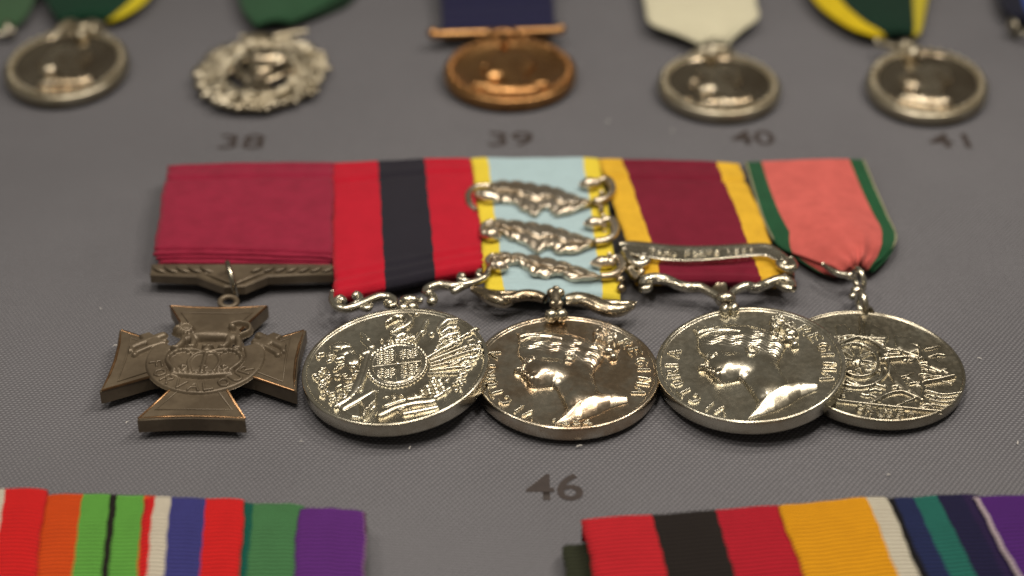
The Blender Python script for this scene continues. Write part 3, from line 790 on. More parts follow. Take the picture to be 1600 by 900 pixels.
# ================================================================== 3  silver medal with three oak-leaf clasps, pale blue and yellow ribbon
def build_leaf_clasp_medal():
    t = thing('portrait_medal', 'silver portrait medal with three oak-leaf clasps on a pale blue ribbon with yellow edges', 'medal', P(885, 577, 0), G_FRONT)
    mat = ribbon_mat('pale blue and yellow ribbon', [(.135, (228, 206, 66)), (.865, (172, 198, 206)), (1, (228, 206, 66))], sheen=.15, var=.06)
    ribbon_sheet((733, 243), (938, 243), (760, 455), (970, 462), 5.0, 4.2, 1.3, 1.3, bulge=.4, ridges=2, seed=8).build('ribbon', mat, t, solid=.4)
    z = zoomer(700, 230, 1010, 500, 1033)
    oak_clasp(t, z, [(205, 195), (250, 175), (320, 175), (400, 182), (470, 195), (545, 205), (620, 230), (690, 255), (760, 275)],
              [(225, 235), (285, 285), (345, 288), (385, 320), (460, 350), (505, 310), (570, 350), (660, 330), (760, 290)],
              [(160, 245, 268, 275, 1.45), (770, 188, 682, 196, 1.35)],
              [([(760, 284, .4), (810, 272, .5), (850, 240, .5), (855, 200, .5), (825, 165, .5), (770, 180, .4)], [.9, .85, .8, .85, .85, .6]), ([(220, 200, .3), (150, 205, .4), (108, 240, .4), (112, 295, .3), (150, 335, .1)], [.7, .7, .75, .8, .6]), ([(800, 235, -.3), (795, 300, -.5), (800, 350, -.6)], [.6, .7, .6])], CLASP, 6.2)
    oak_clasp(t, z, [(190, 390), (240, 372), (310, 378), (400, 388), (480, 398), (560, 415), (640, 440), (710, 460), (770, 480)],
              [(210, 440), (270, 445), (330, 475), (380, 490), (470, 540), (520, 515), (580, 545), (680, 540), (775, 500)],
              [(190, 450, 275, 465, 1.4), (790, 395, 705, 400, 1.35)],
              [([(765, 495, .4), (820, 485, .5), (865, 455, .5), (872, 410, .5), (845, 375, .5), (785, 388, .4)], [.9, .85, .8, .85, .8, .6]), ([(225, 385, .3), (185, 405, .4), (178, 440, .3), (200, 462, .2)], [.6, .6, .6, .6]), ([(815, 430, -.3), (810, 360, -.5)], [.6, .6])], CLASP, 6.0)
    oak_clasp(t, z, [(215, 560), (260, 545), (330, 548), (410, 558), (490, 572), (570, 588), (650, 610), (740, 640), (800, 665)],
              [(230, 600), (300, 615), (350, 600), (400, 625), (450, 660), (520, 672), (570, 655), (650, 690), (800, 682)],
              [(235, 615, 315, 628, 1.3), (850, 600, 740, 605, 1.35)],
              [([(795, 675, .4), (850, 668, .5), (895, 640, .5), (905, 600, .5), (880, 572, .5), (830, 590, .4)], [.9, .85, .8, .85, .8, .6]), ([(230, 560, .3), (205, 585, .3), (215, 612, .2)], [.5, .6, .5]), ([(845, 620, -.3), (840, 560, -.6)], [.5, .6])], CLASP, 5.7)
    b = MB()
    for x, y in ((895, 690), (902, 735)): b.ball(z(x, y, 4.6), (1.0, 1.1, 1.0), 14)
    b.build('side_rivet', OLD_SILVER, t)
    z = zoomer(730, 430, 1050, 700, 1067); h = 4.2
    s = MB()
    s.tube([z(25, 72, h), z(70, 88, h), z(130, 118, h), z(190, 134, h), z(240, 116, h), z(300, 104, h), z(360, 108, h), z(410, 125, h)], [.7, 1.2, 1.7, 1.7, 1.3, 1.35, 1.3, 1.1], 14, .9)
    s.tube([z(90, 80, h + .3), z(170, 98, h + .5), z(260, 96, h + .4), (z(340, 116, h + .5))], [.5, .8, .7, .4], 10)
    s.tube([z(140, 132, h + .2), z(200, 120, h + 1), z(270, 118, h + .8)], [.4, .8, .4], 10)
    s.tube([z(510, 128, h), z(560, 124, h), z(620, 132, h), z(680, 156, h), z(740, 180, h), z(800, 180, h), z(862, 158, h)], [1.1, 1.6, 1.7, 1.8, 1.7, 1.5, .8], 14, .9)
    s.tube([z(520, 150, h), z(600, 138, h + .9), z(670, 168, h + .8), z(735, 188, h + .6)], [.4, .8, .8, .4], 10)
    s.tube([z(640, 130, h + .3), z(740, 148, h + .7), z(830, 152, h + .5), z(875, 148, h)], [.4, .9, .9, .5], 10)
    s.build('suspender', OLD_SILVER, t)
    c = MB()
    c.tube([z(460, 82, 5), z(460, 110, 5.2), z(462, 150, 5), z(464, 200, 4.6)], [1.1, 1.25, .95, 1.4], 12)
    c.ball(z(438, 92, 5.4), 1.0).ball(z(484, 92, 5.4), 1.0).ball(z(462, 78, 5.3), 1.0).ball(z(446, 150, 5.2), .8).ball(z(482, 150, 5.2), .8)
    c.build('rosette', OLD_SILVER, t)
    b = MB(); b.ball(z(438, 212, 5.4), (1.45, 1.3, 1.4), 18).ball(z(490, 210, 5.4), (1.45, 1.3, 1.4), 18).build('swivel_beads', SILVER, t)
    fr = Frame(P(885, 577, 4.0), rot('x', .5) @ rot('y', .6) @ rot('z', -1.5)); fr.c -= fr.R[:, 2] * 3.0
    d = disc(fr, 18.0, 3.0).build('disc', SILVER_WARM, t)
    profile_relief(21).mesh(fr, 2.55).build('portrait_relief', SILVER_WARM, d)
    legend_relief('1854').mesh(fr, 2.55).build('lettering', SILVER, d)
    return t
build_leaf_clasp_medal()

# ================================================================== 4  silver portrait medal with a lettered bar, maroon and yellow ribbon
def build_bar_medal():
    t = thing('portrait_medal', 'silver portrait medal with one straight lettered clasp on a maroon ribbon edged in yellow', 'medal', P(1172, 565, 0), G_FRONT)
    mat = ribbon_mat('maroon and yellow ribbon', [(.165, (226, 180, 52)), (.835, (118, 26, 48)), (1, (226, 180, 52))], sheen=.2, var=.2)
    ribbon_sheet((934, 243), (1154, 250), (995, 432), (1228, 437), 5.4, 4.2, 1.4, 1.3, bulge=.8, crease=.17, ridges=2, seed=11).build('ribbon', mat, t, solid=.4)
    z = zoomer(940, 230, 1420, 500, 1600); h = 5.4
    # clasp: a bowed bar with rolled ends
    up_ = spline([(92, 490), (150, 486), (230, 492), (330, 505), (480, 512), (620, 508), (760, 500), (860, 500), (920, 528), (985, 580)], 5)
    lo_ = spline([(110, 540), (165, 566), (240, 580), (340, 596), (480, 600), (620, 590), (760, 575), (850, 572), (910, 595), (995, 626)], 5)
    g = []
    for i in range(len(up_)):
        row = []
        for j in range(11):
            v = j / 10; x, y = up_[i] * (1 - v) + lo_[i] * v
            e = min(v, 1 - v)
            row.append(z(x, y, h + .75 * min(1, e / .12) - .35 * min(1, max(0, (e - .16) / .06))))
        g.append(row)
    g = np.array(g)
    mb = MB().grid(g[:, ::-1])
    rim = np.concatenate([g[:, 0], g[-1, 1:], g[::-1, -1][1:], g[0, ::-1][1:-1]]); rb = rim.copy(); rb[:, 2] = h - 1.2
    mb.grid(np.array([rim, rb]), wrap_v=True)
    cl = mb.build('clasp', SILVER, t)
    e = MB()
    e2 = MB()
    e.tube([z(120, 540, h), z(150, 590, h), z(195, 612, h), z(232, 598, h + .2), z(222, 570, h + .4)], [.8, 1.0, 1.0, .9, .9], 12)
    e2.tube([z(985, 585, h), z(1000, 620, h), z(970, 636, h), z(925, 612, h + .2), z(935, 592, h + .3)], [.8, 1.0, 1.0, .9, .7], 12)
    e.ball(z(212, 588, h + .3), 1.2); e2.ball(z(950, 612, h + .2), 1.1)
    e2.build('rolled_end', SILVER, cl); e.build('rolled_end', SILVER, cl)
    lt = MB(); txt = 'TAKU FORTS 1860'
    R = Relief(0, 26, -.5, 3, .09); R.line_text(txt, .4, .2, 1.25, .16, .3, 0, .36)
    used_w = 25.0
    ctr = (up_ + lo_) / 2
    def place(p):
        out = []
        for x, y, zz in np.atleast_2d(p):
            q = 240 + (x / used_w) * 620; yc = np.interp(q, ctr[:, 0], ctr[:, 1])
            w0 = z(q, yc, h + .38); out.append(w0 + np.array([0, y - .8, zz]))
        return np.array(out)
    R.mesh(place, 0.05).build('clasp_lettering', SILVER, cl)
    b = MB(); b.tube([z(150, 610, 4.6), z(160, 660, 4.4), z(200, 690, 4.4)], [.9, 1.0, .9], 10).ball(z(150, 640, 4.4), (1.3, 1.2, 1.1)).ball(z(205, 650, 4.2), (1.0, 1.3, 1.0))
    b.build('side_rivet', OLD_SILVER, t)
    MB().tube([z(985, 640, 4.6), z(985, 680, 4.2)], [.8, .9], 10).build('side_rivet', OLD_SILVER, t)
    z = zoomer(1010, 430, 1330, 690, 1108); h = 4.4
    s = MB()
    s.tube([z(-25, 62, h), z(-10, 30, h), z(40, 18, h), z(110, 26, h), z(170, 52, h), z(230, 66, h), z(290, 66, h), z(340, 90, h), z(395, 122, h)], [.8, 1.2, 1.3, 1.2, 1.15, 1.2, 1.1, 1.0, 1.0], 14, .95)
    s.tube([z(20, 40, h - .2), z(10, 70, h - .3), z(-30, 78, h - .3)], [.7, .9, .8], 10)
    s.tube([z(60, 30, h + .5), z(140, 42, h + .8), z(205, 64, h + .7)], [.3, .6, .3], 8)
    s.tube([z(452, 112, h), z(480, 84, h), z(540, 60, h), z(590, 70, h), z(640, 52, h), z(700, 30, h), z(750, 26, h), z(785, 45, h), z(792, 72, h)], [.9, 1.0, 1.1, 1.2, 1.15, 1.2, 1.2, 1.0, .8], 14, .95)
    s.tube([z(700, 40, h - .3), z(745, 66, h - .2), z(795, 76, h)], [.8, 1.0, .7], 10)
    s.tube([z(540, 50, h + .5), z(600, 62, h + .9), z(660, 44, h + .6)], [.3, .6, .3], 8)
    s.build('suspender', SILVER, t)
    c = MB(); c.prism([P(*q, 5)[:2] for q in ((1136, 460), (1124, 466), (1113, 452), (1122, 444), (1133, 444))], Frame((0, 0, 0), np.eye(3)), 3, 5.2, .3)
    c.build('wedge', OLD_SILVER, t)
    b = MB(); b.ball(z(430, 130, 5.6), (2.1, 1.4, 1.5), 18).ball(z(424, 190, 6.3), (1.15, 1.5, 1.5), 18).ball(z(472, 184, 6.3), (1.15, 1.5, 1.5), 18).build('swivel_beads', SILVER, t)
    fr = Frame(P(1172, 565, 6.0), rot('y', -5.0) @ rot('x', 1.0) @ rot('z', 0)); fr.c -= fr.R[:, 2] * 3.1
    d = disc(fr, 18.1, 3.1).build('disc', SILVER, t)
    profile_relief(33).mesh(fr, 2.65).build('portrait_relief', SILVER, d)
    legend_relief().mesh(fr, 2.65).build('lettering', SILVER, d)
    return t
build_bar_medal()

# ================================================================== 5  dull silver medal with cannon and flags, coral and green ribbon
def build_cannon_medal():
    t = thing('cannon_medal', 'dull silver medal struck with cannon and flags, on a gathered coral ribbon with green edges', 'medal', P(1362, 567, 0), G_FRONT)
    mat = ribbon_mat('coral and green ribbon', [(.012, (150, 150, 120)), (.135, (34, 82, 54)), (.865, (204, 98, 92)), (.978, (30, 84, 52)), (1, (150, 150, 120))], sheen=.3, var=.2, rib=.5)
    def pleat(u, v):
        k = max(0.0, (v - .55) / .45)
        return k * (0.55 * math.sin(u * 30 + 3 * v) * math.sin(math.pi * u)) + 1.0 * k * math.exp(-((u - .62) / .12) ** 2) - (1 - k) * min(1, v * 2.2) ** 2 * (.8 * math.sin(6 * u + 3 * v) + .5 * math.sin(13 * v - 5 * u)) + k * .35 * math.sin(46 * v + 9 * (u - .62) ** 2)
    rows = [((1164, 254), (1350, 250), .4, .4, 0), ((1164, 253), (1350, 249), 4.4, 4.2, .2), ((1166, 258), (1353, 254), 5.0, 4.8, .3), ((1178, 300), (1369, 292), 5.2, 4.8, .8), ((1193, 342), (1388, 328), 4.6, 4.4, 1.6),
            ((1216, 376), (1402, 356), 4.2, 4.0, 2.0), ((1256, 396), (1399, 380), 4.2, 3.6, 2.6), ((1296, 414), (1380, 402), 4.0, 3.4, 2.4), ((1316, 424), (1362, 418), 3.6, 3.2, 1.6), ((1322, 428), (1356, 424), 2.0, 2.0, .6)]
    def ucut(u, v):   # the left green edge turns under where the ribbon folds
        k = min(1.0, max(0.0, (v - .52) / .12)); k2 = min(1.0, max(0.0, (v - .66) / .2))
        return u * (1 - .08 * k2) * (1 - .16 * k) + .16 * k
    sheet_rows(rows, 48, 6, pleat, ucut).build('ribbon', mat, t, solid=.4)
    # under layer of the fold, drawn to the ring from the left
    rows = [((1196, 350), (1290, 398), 1.0, 2.6, .2), ((1212, 376), (1300, 410), 2.0, 2.8, .3), ((1236, 398), (1308, 420), 2.2, 2.8, .4), ((1276, 424), (1318, 431), 2.0, 2.4, .4), ((1300, 434), (1326, 434), 1.2, 1.6, .2)]
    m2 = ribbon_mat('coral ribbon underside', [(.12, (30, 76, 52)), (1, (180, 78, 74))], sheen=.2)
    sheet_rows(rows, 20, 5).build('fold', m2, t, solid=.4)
    rows = [((1397, 362), (1388, 376), 2.6, 3.0, .1), ((1398, 384), (1372, 396), 2.6, 2.8, .2), ((1386, 404), (1362, 410), 2.2, 2.4, .2), ((1364, 426), (1350, 424), 1.6, 1.8, .1)]
    sheet_rows(rows, 10, 5).build('fold', ribbon_mat('green ribbon edge', [(.75, (30, 84, 52)), (1, (150, 150, 120))]), t, solid=.4)
    z = zoomer(1230, 400, 1530, 690, 931)
    MB().tube([z(172, 40, 4.4), z(235, 80, 4.6), z(300, 96, 4.8)], [.5, .7, .75], 10).ball(z(302, 96, 4.8), .95).build('pin', SILVER, t)
    MB().ring(z(348, 112, 4.4), 2.3, .62, (1, .3, .1), 28, 10).build('link', SILVER, t)
    b = MB().ball(z(336, 172, 3.8), (1.3, 1.2, 1.2), 16).ball(z(318, 196, 3.2), (.9, .8, .8), 12).build('joint', SILVER, t)
    MB().ring(z(362, 232, 3.8), 2.4, .75, (1, .15, .1), 28, 10).build('link', SILVER, t)
    fr = Frame(P(1363, 567, 3.7), rot('y', 1.8) @ rot('z', -8)); fr.c -= fr.R[:, 2] * 2.5
    d = disc(fr, 17.9, 2.5, .3, rim=.55).build('disc', SILVER_DULL, t)
    MB().tube([fr((0, 17.3, 2.2)), fr((0, 18.6, 2.0)), fr((0, 19.6, 1.6))], [1.2, 1.1, .6], 12).build('lug', SILVER_DULL, t)
    R = Relief(-16.5, 16.5, -16.5, 16.5, .11); C = lambda x, y: ((x - 412) / 420 * 17.9, -(y - 512) / 260 * 17.9)
    rr = np.random.default_rng(5)
    # gun wheel with spokes on the left, gun barrel, trail
    wc = C(345, 505)
    for rad, w_, hh in ((4.0, .4, .7), (6.0, .38, .6)):
        R.stroke([(wc[0] + rad * math.cos(a), wc[1] + rad * 1.35 * math.sin(a)) for a in np.linspace(0, 2 * math.pi, 40)], w_, hh)
    R.blob(*wc, 1.1, 1.3, 0, .8)
    for k in range(10):
        a = k * math.pi / 5; R.stroke([wc, (wc[0] + 4 * math.cos(a), wc[1] + 5.4 * math.sin(a))], .22, .45)
    R.stroke([C(250, 450), C(300, 415), C(360, 392), C(420, 405), C(470, 440)], .45, .7)
    R.stroke([C(250, 620), C(330, 632), C(410, 612), C(450, 560), C(458, 520)], .4, .6)
    R.stroke([C(450, 450), C(500, 530), C(560, 610), C(620, 660)], .5, .7); R.stroke([C(410, 690), C(470, 650), C(540, 630), C(610, 650), C(632, 610), C(620, 570)], .4, .6)
    R.stroke([C(460, 490), C(570, 468)], .55, .85); R.stroke([C(470, 470), C(540, 458)], .45, .8)
    R.poly([C(465, 520), C(500, 520), C(590, 620), C(560, 640), C(500, 590)], .5, .8)
    R.stroke([C(640, 575), C(700, 558), C(775, 532)], .55, .8); R.stroke([C(640, 560), C(680, 545), C(760, 535)], .3, .5)
    # standards and drapery above
    R.stroke([C(370, 290), C(372, 400)], .4, .6); R.stroke([C(640, 410), C(630, 465)], .4, .6); R.stroke([C(560, 440), C(640, 462)], .35, .6)
    R.poly([C(380, 300), C(450, 320), C(500, 380), C(470, 420), C(420, 400), C(385, 380)], .45, 1.4)
    R.poly([C(520, 360), C(600, 360), C(640, 420), C(580, 450), C(530, 420)], .4, 1.2)
    R.poly([C(655, 460), C(700, 455), C(760, 500), C(720, 520), C(665, 500)], .4, 1.0)
    R.poly([C(250, 340), C(300, 330), C(330, 370), C(300, 410), C(255, 400)], .5, 1.2)
    for k in range(9): R.stroke([C(390 + 12 * k, 320 + 4 * k), C(410 + 10 * k, 360 + 4 * k), C(405 + 9 * k, 395)], .3, .3, 'add')
    for k in range(70):
        x, y = rr.uniform(240, 760), rr.uniform(400, 690)
        if (x - 412) ** 2 / 420 ** 2 + (y - 512) ** 2 / 260 ** 2 > .75: continue
        a = rr.uniform(-.6, .6); q = rr.uniform(10, 28)
        R.stroke([C(x - q, y - q * a), C(x, y + rr.uniform(-5, 5)), C(x + q, y + q * a)], rr.uniform(.2, .45), rr.uniform(.25, .5))
    for k in range(4): R.stroke([C(650 + 3 * k, 610 + 20 * k), C(720, 620 + 18 * k), C(800 - 16 * k, 602 + 20 * k)], .3, .35)
    R.stroke([C(200, 700), C(420, 703), C(700, 700)], .35, .5)
    R.soften(1)
    R.mesh(fr, 2.2).build('trophy_relief', SILVER_DULL, d)
    R = Relief(-6, 7, -17, -11, .1)
    x, y = C(330, 736); R.line_text('CRIMEA', x, y, 1.5, .2, .42, 0, .35)
    x, y = C(385, 764); R.line_text('1855', x, y, 1.35, .2, .42, 0, .3)
    R.mesh(fr, 2.2).build('lettering', SILVER_DULL, d)
    return t
build_cannon_medal()

# ================================================================== medals in the row behind
G_REAR = 'single medals in the row behind'
def oval_head(R, s=1.0):
    head = [(-4, 2), (-5.4, .2), (-4.3, -.6), (-4.6, -2), (-3.6, -3.4), (-1.6, -3.6), (-.8, -6), (-4.4, -8), (3, -8.6), (5.6, -6.6), (3, -4), (3.4, -1), (4.4, 1.6), (3.6, 4.8), (0, 6.2), (-3, 5)]
    R.poly([(x * s, y * s) for x, y in spline(head + head[:1], 4)], 1.6, 2.2)

def border(R, a, b, n, h=.7, seed=0):
    for k in range(n):
        t_ = k * 2 * math.pi / n; R.blob(a * math.cos(t_), b * math.sin(t_), .9, .7, math.degrees(t_) + 40, h)

def build_rear():
    # --- far left: a pale green ribbon, cut by the frame
    t = thing('medal', 'pale green ribbon cut off by the left edge of the photo', 'medal', P(0, 40, 0), G_REAR)
    m = ribbon_mat('sage green ribbon', [(1, (62, 92, 66))], sheen=.3)
    sheet_rows([((-110, -60), (72, -62), 3, 3, 1), ((-105, -10), (58, -12), 4, 4, 1.5), ((-95, 28), (42, 24), 3.5, 3.5, 1.5), ((-70, 52), (18, 46), 2, 2, 1), ((-60, 58), (8, 54), .6, .6, .3)], 16, 5).build('ribbon', m, t, solid=.5)
    MB().ring(P(16, 46, 2.8), 2.0, .7, (1, .2, .3)).tube([P(-40, 56, 2), P(0, 54, 2.4), P(22, 48, 2.4)], .8, 8).build('link', SILVER, t)
    MB().lathe([(0.01, 2.4), (14, 2.4), (14.6, 2.8), (15.6, 2.8), (16, 2.3), (16, 0.2), (0.01, 0)], Frame(P(-125, 130, .5), np.eye(3)), 64, 1, 1.2).build('disc', SILVER, t)
    # --- oval silver medal, dark green ribbon with yellow edge
    def oval(px, py, label, rz, tilt, mats, wide=15.6, tall=19.0):
        t = thing('oval_medal', label, 'medal', P(px, py, 0), G_REAR)
        fr = Frame(P(px, py, 3.8), rot('x', tilt) @ rot('z', rz)); fr.c -= fr.R[:, 2] * 2.8; fr.c[2] = max(fr.c[2], 0.9)
        prof = [(0.01, 2.3), (.6, 2.3), (.80, 2.3), (.83, 2.75), (.90, 2.95), (.96, 2.9), (1.0, 2.5), (1.0, .4), (.97, 0), (0.01, 0)]
        n = 96; a = np.arange(n) * 2 * math.pi / n
        g = np.array([[fr((r * wide * math.cos(q), r * tall * math.sin(q), zz)) for q in a] for r, zz in prof])
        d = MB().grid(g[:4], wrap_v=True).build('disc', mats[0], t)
        MB().grid(g[3:], wrap_v=True).build('rim', PALE_SILVER, d)
        R = Relief(-wide, wide, -tall, tall, .16); oval_head(R, 1.45 * wide / 16); R.grain(.15, 2); R.soften(1)
        R.mesh(fr, 2.3).build('portrait_relief', mats[1], d)
        R = Relief(-wide, wide, -tall, tall, .16); border(R, wide * .905, tall * .905, 34, 1.1); R.mesh(fr, 2.75).build('border_relief', PALE_SILVER, d)
        return t, fr
    t, fr = oval(104, 97, 'oval silver medal with dark mirror-like centre, on dark green ribbon with a yellow edge', 6, 1.5, (DARK_REFLECT_SILVER, OLD_SILVER))
    m = ribbon_mat('dark green ribbon with yellow edge', [(.8, (18, 56, 40)), (.86, (18, 56, 40)), (1, (206, 190, 40))], sheen=.2)
    sheet_rows([((50, -90), (270, -95), 4, 4, 1), ((58, -30), (252, -34), 4, 4, 1.5), ((72, 4), (228, 2), 4, 3.6, 2), ((88, 28), (196, 24), 3.8, 3.6, 1.6), ((96, 38), (176, 35), 2.4, 2.4, 1)], 20, 5).build('ribbon', m, t, solid=.5)
    s = MB()
    s.tube([P(82, 56, 3.4), P(96, 44, 3.8), P(110, 36, 4.2), P(128, 44, 4.6), P(146, 38, 4.4), P(164, 44, 4)], [1, 1.3, 1.2, 1.6, 1.4, 1], 10)
    s.ball(P(126, 56, 4.4), 1.8).ball(P(145, 48, 4.6), 1.5).ball(P(88, 56, 3.8), 1.4).build('suspender', PALE_SILVER, t)
    # --- openwork wreath decoration
    t = thing('wreath_medal', 'oval openwork silver wreath decoration on green ribbon, above the number 38', 'medal', P(407, 112, 0), G_REAR)
    fr = Frame(P(407, 112, 3.2), rot('x', 1.5) @ rot('z', -2)); fr.c[2] = 1.6
    d = MB().tube([fr((12.4 * math.cos(a), 14.6 * math.sin(a), .6)) for a in np.linspace(0, 2 * math.pi, 49)], 3.7, 12, .35, 1).build('wreath', PALE_SILVER, t)
    lv = MB(); r_ = np.random.default_rng(3)
    for k in range(44):
        a = k * 2 * math.pi / 44
        for q in (-2.2, -1.1, 0, 1.1, 2.2, 3.0):
            if r_.uniform() < .18: continue
            rr_ = q * 1.25 + r_.uniform(-.5, .5)
            c = fr(((12.4 + rr_) * math.cos(a + q * .05), (14.6 + rr_) * math.sin(a + q * .05), 1.9 - abs(q) * .2 + r_.uniform(-.2, .5)))
            lv.ball(c, (1.9, .85, .9), 8, rot('z', math.degrees(a) + 90 + q * 25 + r_.uniform(-25, 25)))
    lv.build('wreath_leaves', PALE_SILVER, d)
    c = MB()
    for sx in (-1, 1):
        c.tube([fr((sx * 1, -4, .9)), fr((sx * 4.2, -1.5, 1.2)), fr((sx * 7, 3, 1.2)), fr((sx * 6.2, 8, 1.2)), fr((sx * 2, 11, 1))], [1.2, 1.8, 1.5, 1.6, 1.2], 10, .6)
        c.tube([fr((sx * .8, -2, 1)), fr((sx * 2.4, -8, 1)), fr((sx * 4.8, -13, .8))], [1.3, 1.6, 1.3], 10, .6)
        c.tube([fr((sx * 3, 1, 1)), fr((sx * 9, 1.5, 1)), fr((sx * 13, 4.5, .8))], [.9, 1.2, .8], 10, .6)
        c.tube([fr((sx * 2, 5, 1.2)), fr((sx * 5, 9, 1.3)), fr((sx * 8.4, 12.8, 1))], [1.2, 1.7, 1.1], 10, .6)
    c.ball(fr((0, 3, 1.2)), (3.6, 3.4, 1.6), 16).ball(fr((0, 9, 1.3)), (6.2, 3.4, 1.9), 16).ball(fr((0, -10, 1)), (4.6, 2.6, 1.3), 16).ball(fr((0, -6, 1)), (1.6, 3, 1), 14).ball(fr((0, 13.5, 1.3)), (2, 2, 1.2), 14)
    c.build('royal_cipher', OLD_SILVER, t)
    s = MB(); s.tube([fr((-8, 19, 1.5)), fr((-3, 18, 2)), fr((0, 17, 2.2))], [1, 1.3, 1.4], 10).tube([fr((9, 22, 2)), fr((5, 20, 2.2)), fr((0, 17, 2.2))], [.9, 1.2, 1.4], 10).ball(fr((-5, 15.6, 2)), 1.2)
    s.build('suspender', PALE_SILVER, t)
    m = ribbon_mat('moss green ribbon', [(1, (46, 84, 58))], sheen=.3)
    sheet_rows([((352, -110), (600, -120), 4, 4, 1), ((362, -50), (575, -62), 4, 4, 1.5), ((372, -5), (545, -14), 3.8, 3.6, 2), ((380, 18), (510, 8), 3.8, 3, 2), ((398, 38), (462, 33), 3.6, 3.2, 1.5), ((408, 42), (450, 39), 2, 2, .8)], 22, 5).build('ribbon', m, t, solid=.5)
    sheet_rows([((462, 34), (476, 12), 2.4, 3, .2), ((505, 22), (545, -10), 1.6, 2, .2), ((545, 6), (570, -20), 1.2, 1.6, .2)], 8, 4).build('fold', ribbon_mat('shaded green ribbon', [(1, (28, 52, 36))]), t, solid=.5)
    # --- bronze medal
    t = thing('bronze_medal', 'round golden bronze medal on dark blue ribbon, above the number 39', 'medal', P(797, 108, 0), G_REAR)
    fr = Frame(P(797, 109, 3.6), rot('x', 2.0) @ rot('z', -3)); fr.c[2] = 1.3
    prof = [(0.01, 2.2), (10, 2.2), (13.4, 2.3), (13.9, 2.8), (15.2, 3.0), (16.6, 2.9), (17, 2.5), (17, .4), (16.6, 0), (.01, 0)]
    d = MB().lathe(prof, fr, 110).build('disc', COPPER, t)
    R = Relief(-15, 15, -15, 15, .15); oval_head(R, 1.45); R.stroke([(-8, -9), (2, -10.5), (9, -7.5)], 1.3, 1.5); R.grain(.12, 8); R.soften(1)
    R.mesh(fr, 2.2).build('portrait_relief', COPPER, d)
    R = Relief(-17, 17, -17, 17, .16); border(R, 15.2, 15.2, 36, .9); R.mesh(fr, 2.8).build('border_relief', COPPER, d)
    s = MB(); s.tube([P(674, 55, 4.6), P(690, 54, 4.6), P(780, 51, 4.6), P(865, 48, 4.6), P(878, 47, 4.6)], [1.3, 1.2, 1.2, 1.2, 1.3], 12, 1, 4)
    s.tube([P(748, 60, 3.2), P(785, 52, 5), P(822, 58, 3.2)], [1.0, 1.6, 1.0], 12).tube([P(785, 50, 5), P(787, 62, 4.6), P(788, 74, 4.2)], [1.3, 1.5, 1.0], 12).ball(P(676, 52, 4.8), 1.5).ball(P(876, 46, 4.8), 1.5)
    s.build('suspension_bar', COPPER, t)
    m = ribbon_mat('dark blue ribbon', [(1, (34, 34, 66))], sheen=.2)
    ribbon_sheet((682, -130), (858, -134), (690, 46), (868, 40), 6.5, 5.2, 1.4, 1.4, bulge=.8, ridges=0, crease=.82, seed=4).build('ribbon', m, t, solid=.5)
    # --- silver medal on white ribbon
    t, fr = oval(1124, 128, 'silver medal with a raised rim on a cream white ribbon, above the number 40', 2, 1.0, (DARK_REFLECT_SILVER, OLD_SILVER), 15.4, 16.4)
    m = ribbon_mat('cream ribbon', [(1, (214, 210, 184))], sheen=.2, var=.05)
    sheet_rows([((990, -120), (1182, -124), 5, 5, 1), ((1000, -40), (1180, -44), 5, 5, 1.2), ((1008, 10), (1182, 4), 4.8, 4.6, 1.6), ((1016, 36), (1186, 26), 4.4, 4.4, 2), ((1060, 54), (1162, 46), 4.2, 4, 2), ((1085, 66), (1146, 60), 4, 3.8, 1.6), ((1092, 74), (1140, 70), 2.6, 2.6, 1)], 22, 5,
               lambda u, v: .5 * max(0, v - .5) * math.sin(u * 18)).build('ribbon', m, t, solid=.5)
    s = MB(); s.ring(P(1112, 80, 4.8), 2.2, .8, (1, .3, .2)).ball(P(1112, 84, 5), 1.8).tube([P(1082, 84, 3.4), P(1100, 80, 4.4), P(1130, 78, 4.4), P(1144, 82, 3.4)], [.8, 1.4, 1.4, .8], 10)
    s.build('suspender', PALE_SILVER, t)
    # --- silver medal on green and yellow ribbon
    t, fr = oval(1449, 126, 'tilted silver medal on green and yellow ribbon, above the number 41', -18, 1.5, (DARK_REFLECT_SILVER, OLD_SILVER), 15.0, 18.2)
    m = ribbon_mat('green ribbon with yellow edges', [(.2, (212, 186, 28)), (.86, (16, 46, 34)), (1, (190, 176, 50))], sheen=.2)
    sheet_rows([((1220, -110), (1470, -118), 4.5, 4.5, 1), ((1252, -40), (1458, -46), 4.5, 4.5, 1.3), ((1275, 4), (1450, -2), 4.2, 4, 1.8), ((1322, 40), (1444, 30), 4, 3.8, 2), ((1362, 56), (1438, 52), 3.6, 3.4, 1.6), ((1374, 64), (1430, 60), 2, 2, .8)], 22, 5).build('ribbon', m, t, solid=.5)
    s = MB(); s.tube([P(1370, 66, 4.2), P(1390, 72, 4.4), P(1404, 76, 4.6)], [1.1, 1.2, 1], 10).ball(P(1426, 84, 4.8), 2.0).tube([P(1402, 78, 4.4), P(1416, 70, 4.8), P(1436, 82, 4.4)], [1.2, 1.6, 1.2], 10).ball(P(1372, 104, 3.6), 1.4)
    s.build('suspender', PALE_SILVER, t)
    # --- far right: blue ribbon cut by the frame
    t = thing('medal', 'blue ribbon cut off by the upper right edge of the photo', 'medal', P(1600, 40, 0), G_REAR)
    m = ribbon_mat('blue and black ribbon', [(.22, (26, 28, 44)), (1, (52, 78, 150))], sheen=.25)
    sheet_rows([((1540, -110), (1740, -116), 4, 4, 1), ((1552, -40), (1730, -44), 4, 4, 1.3), ((1562, 4), (1715, 0), 4, 4, 1.8), ((1580, 26), (1690, 22), 3.8, 3.8, 1.8), ((1600, 38), (1670, 36), 2, 2, 1)], 16, 5).build('ribbon', m, t, solid=.5)
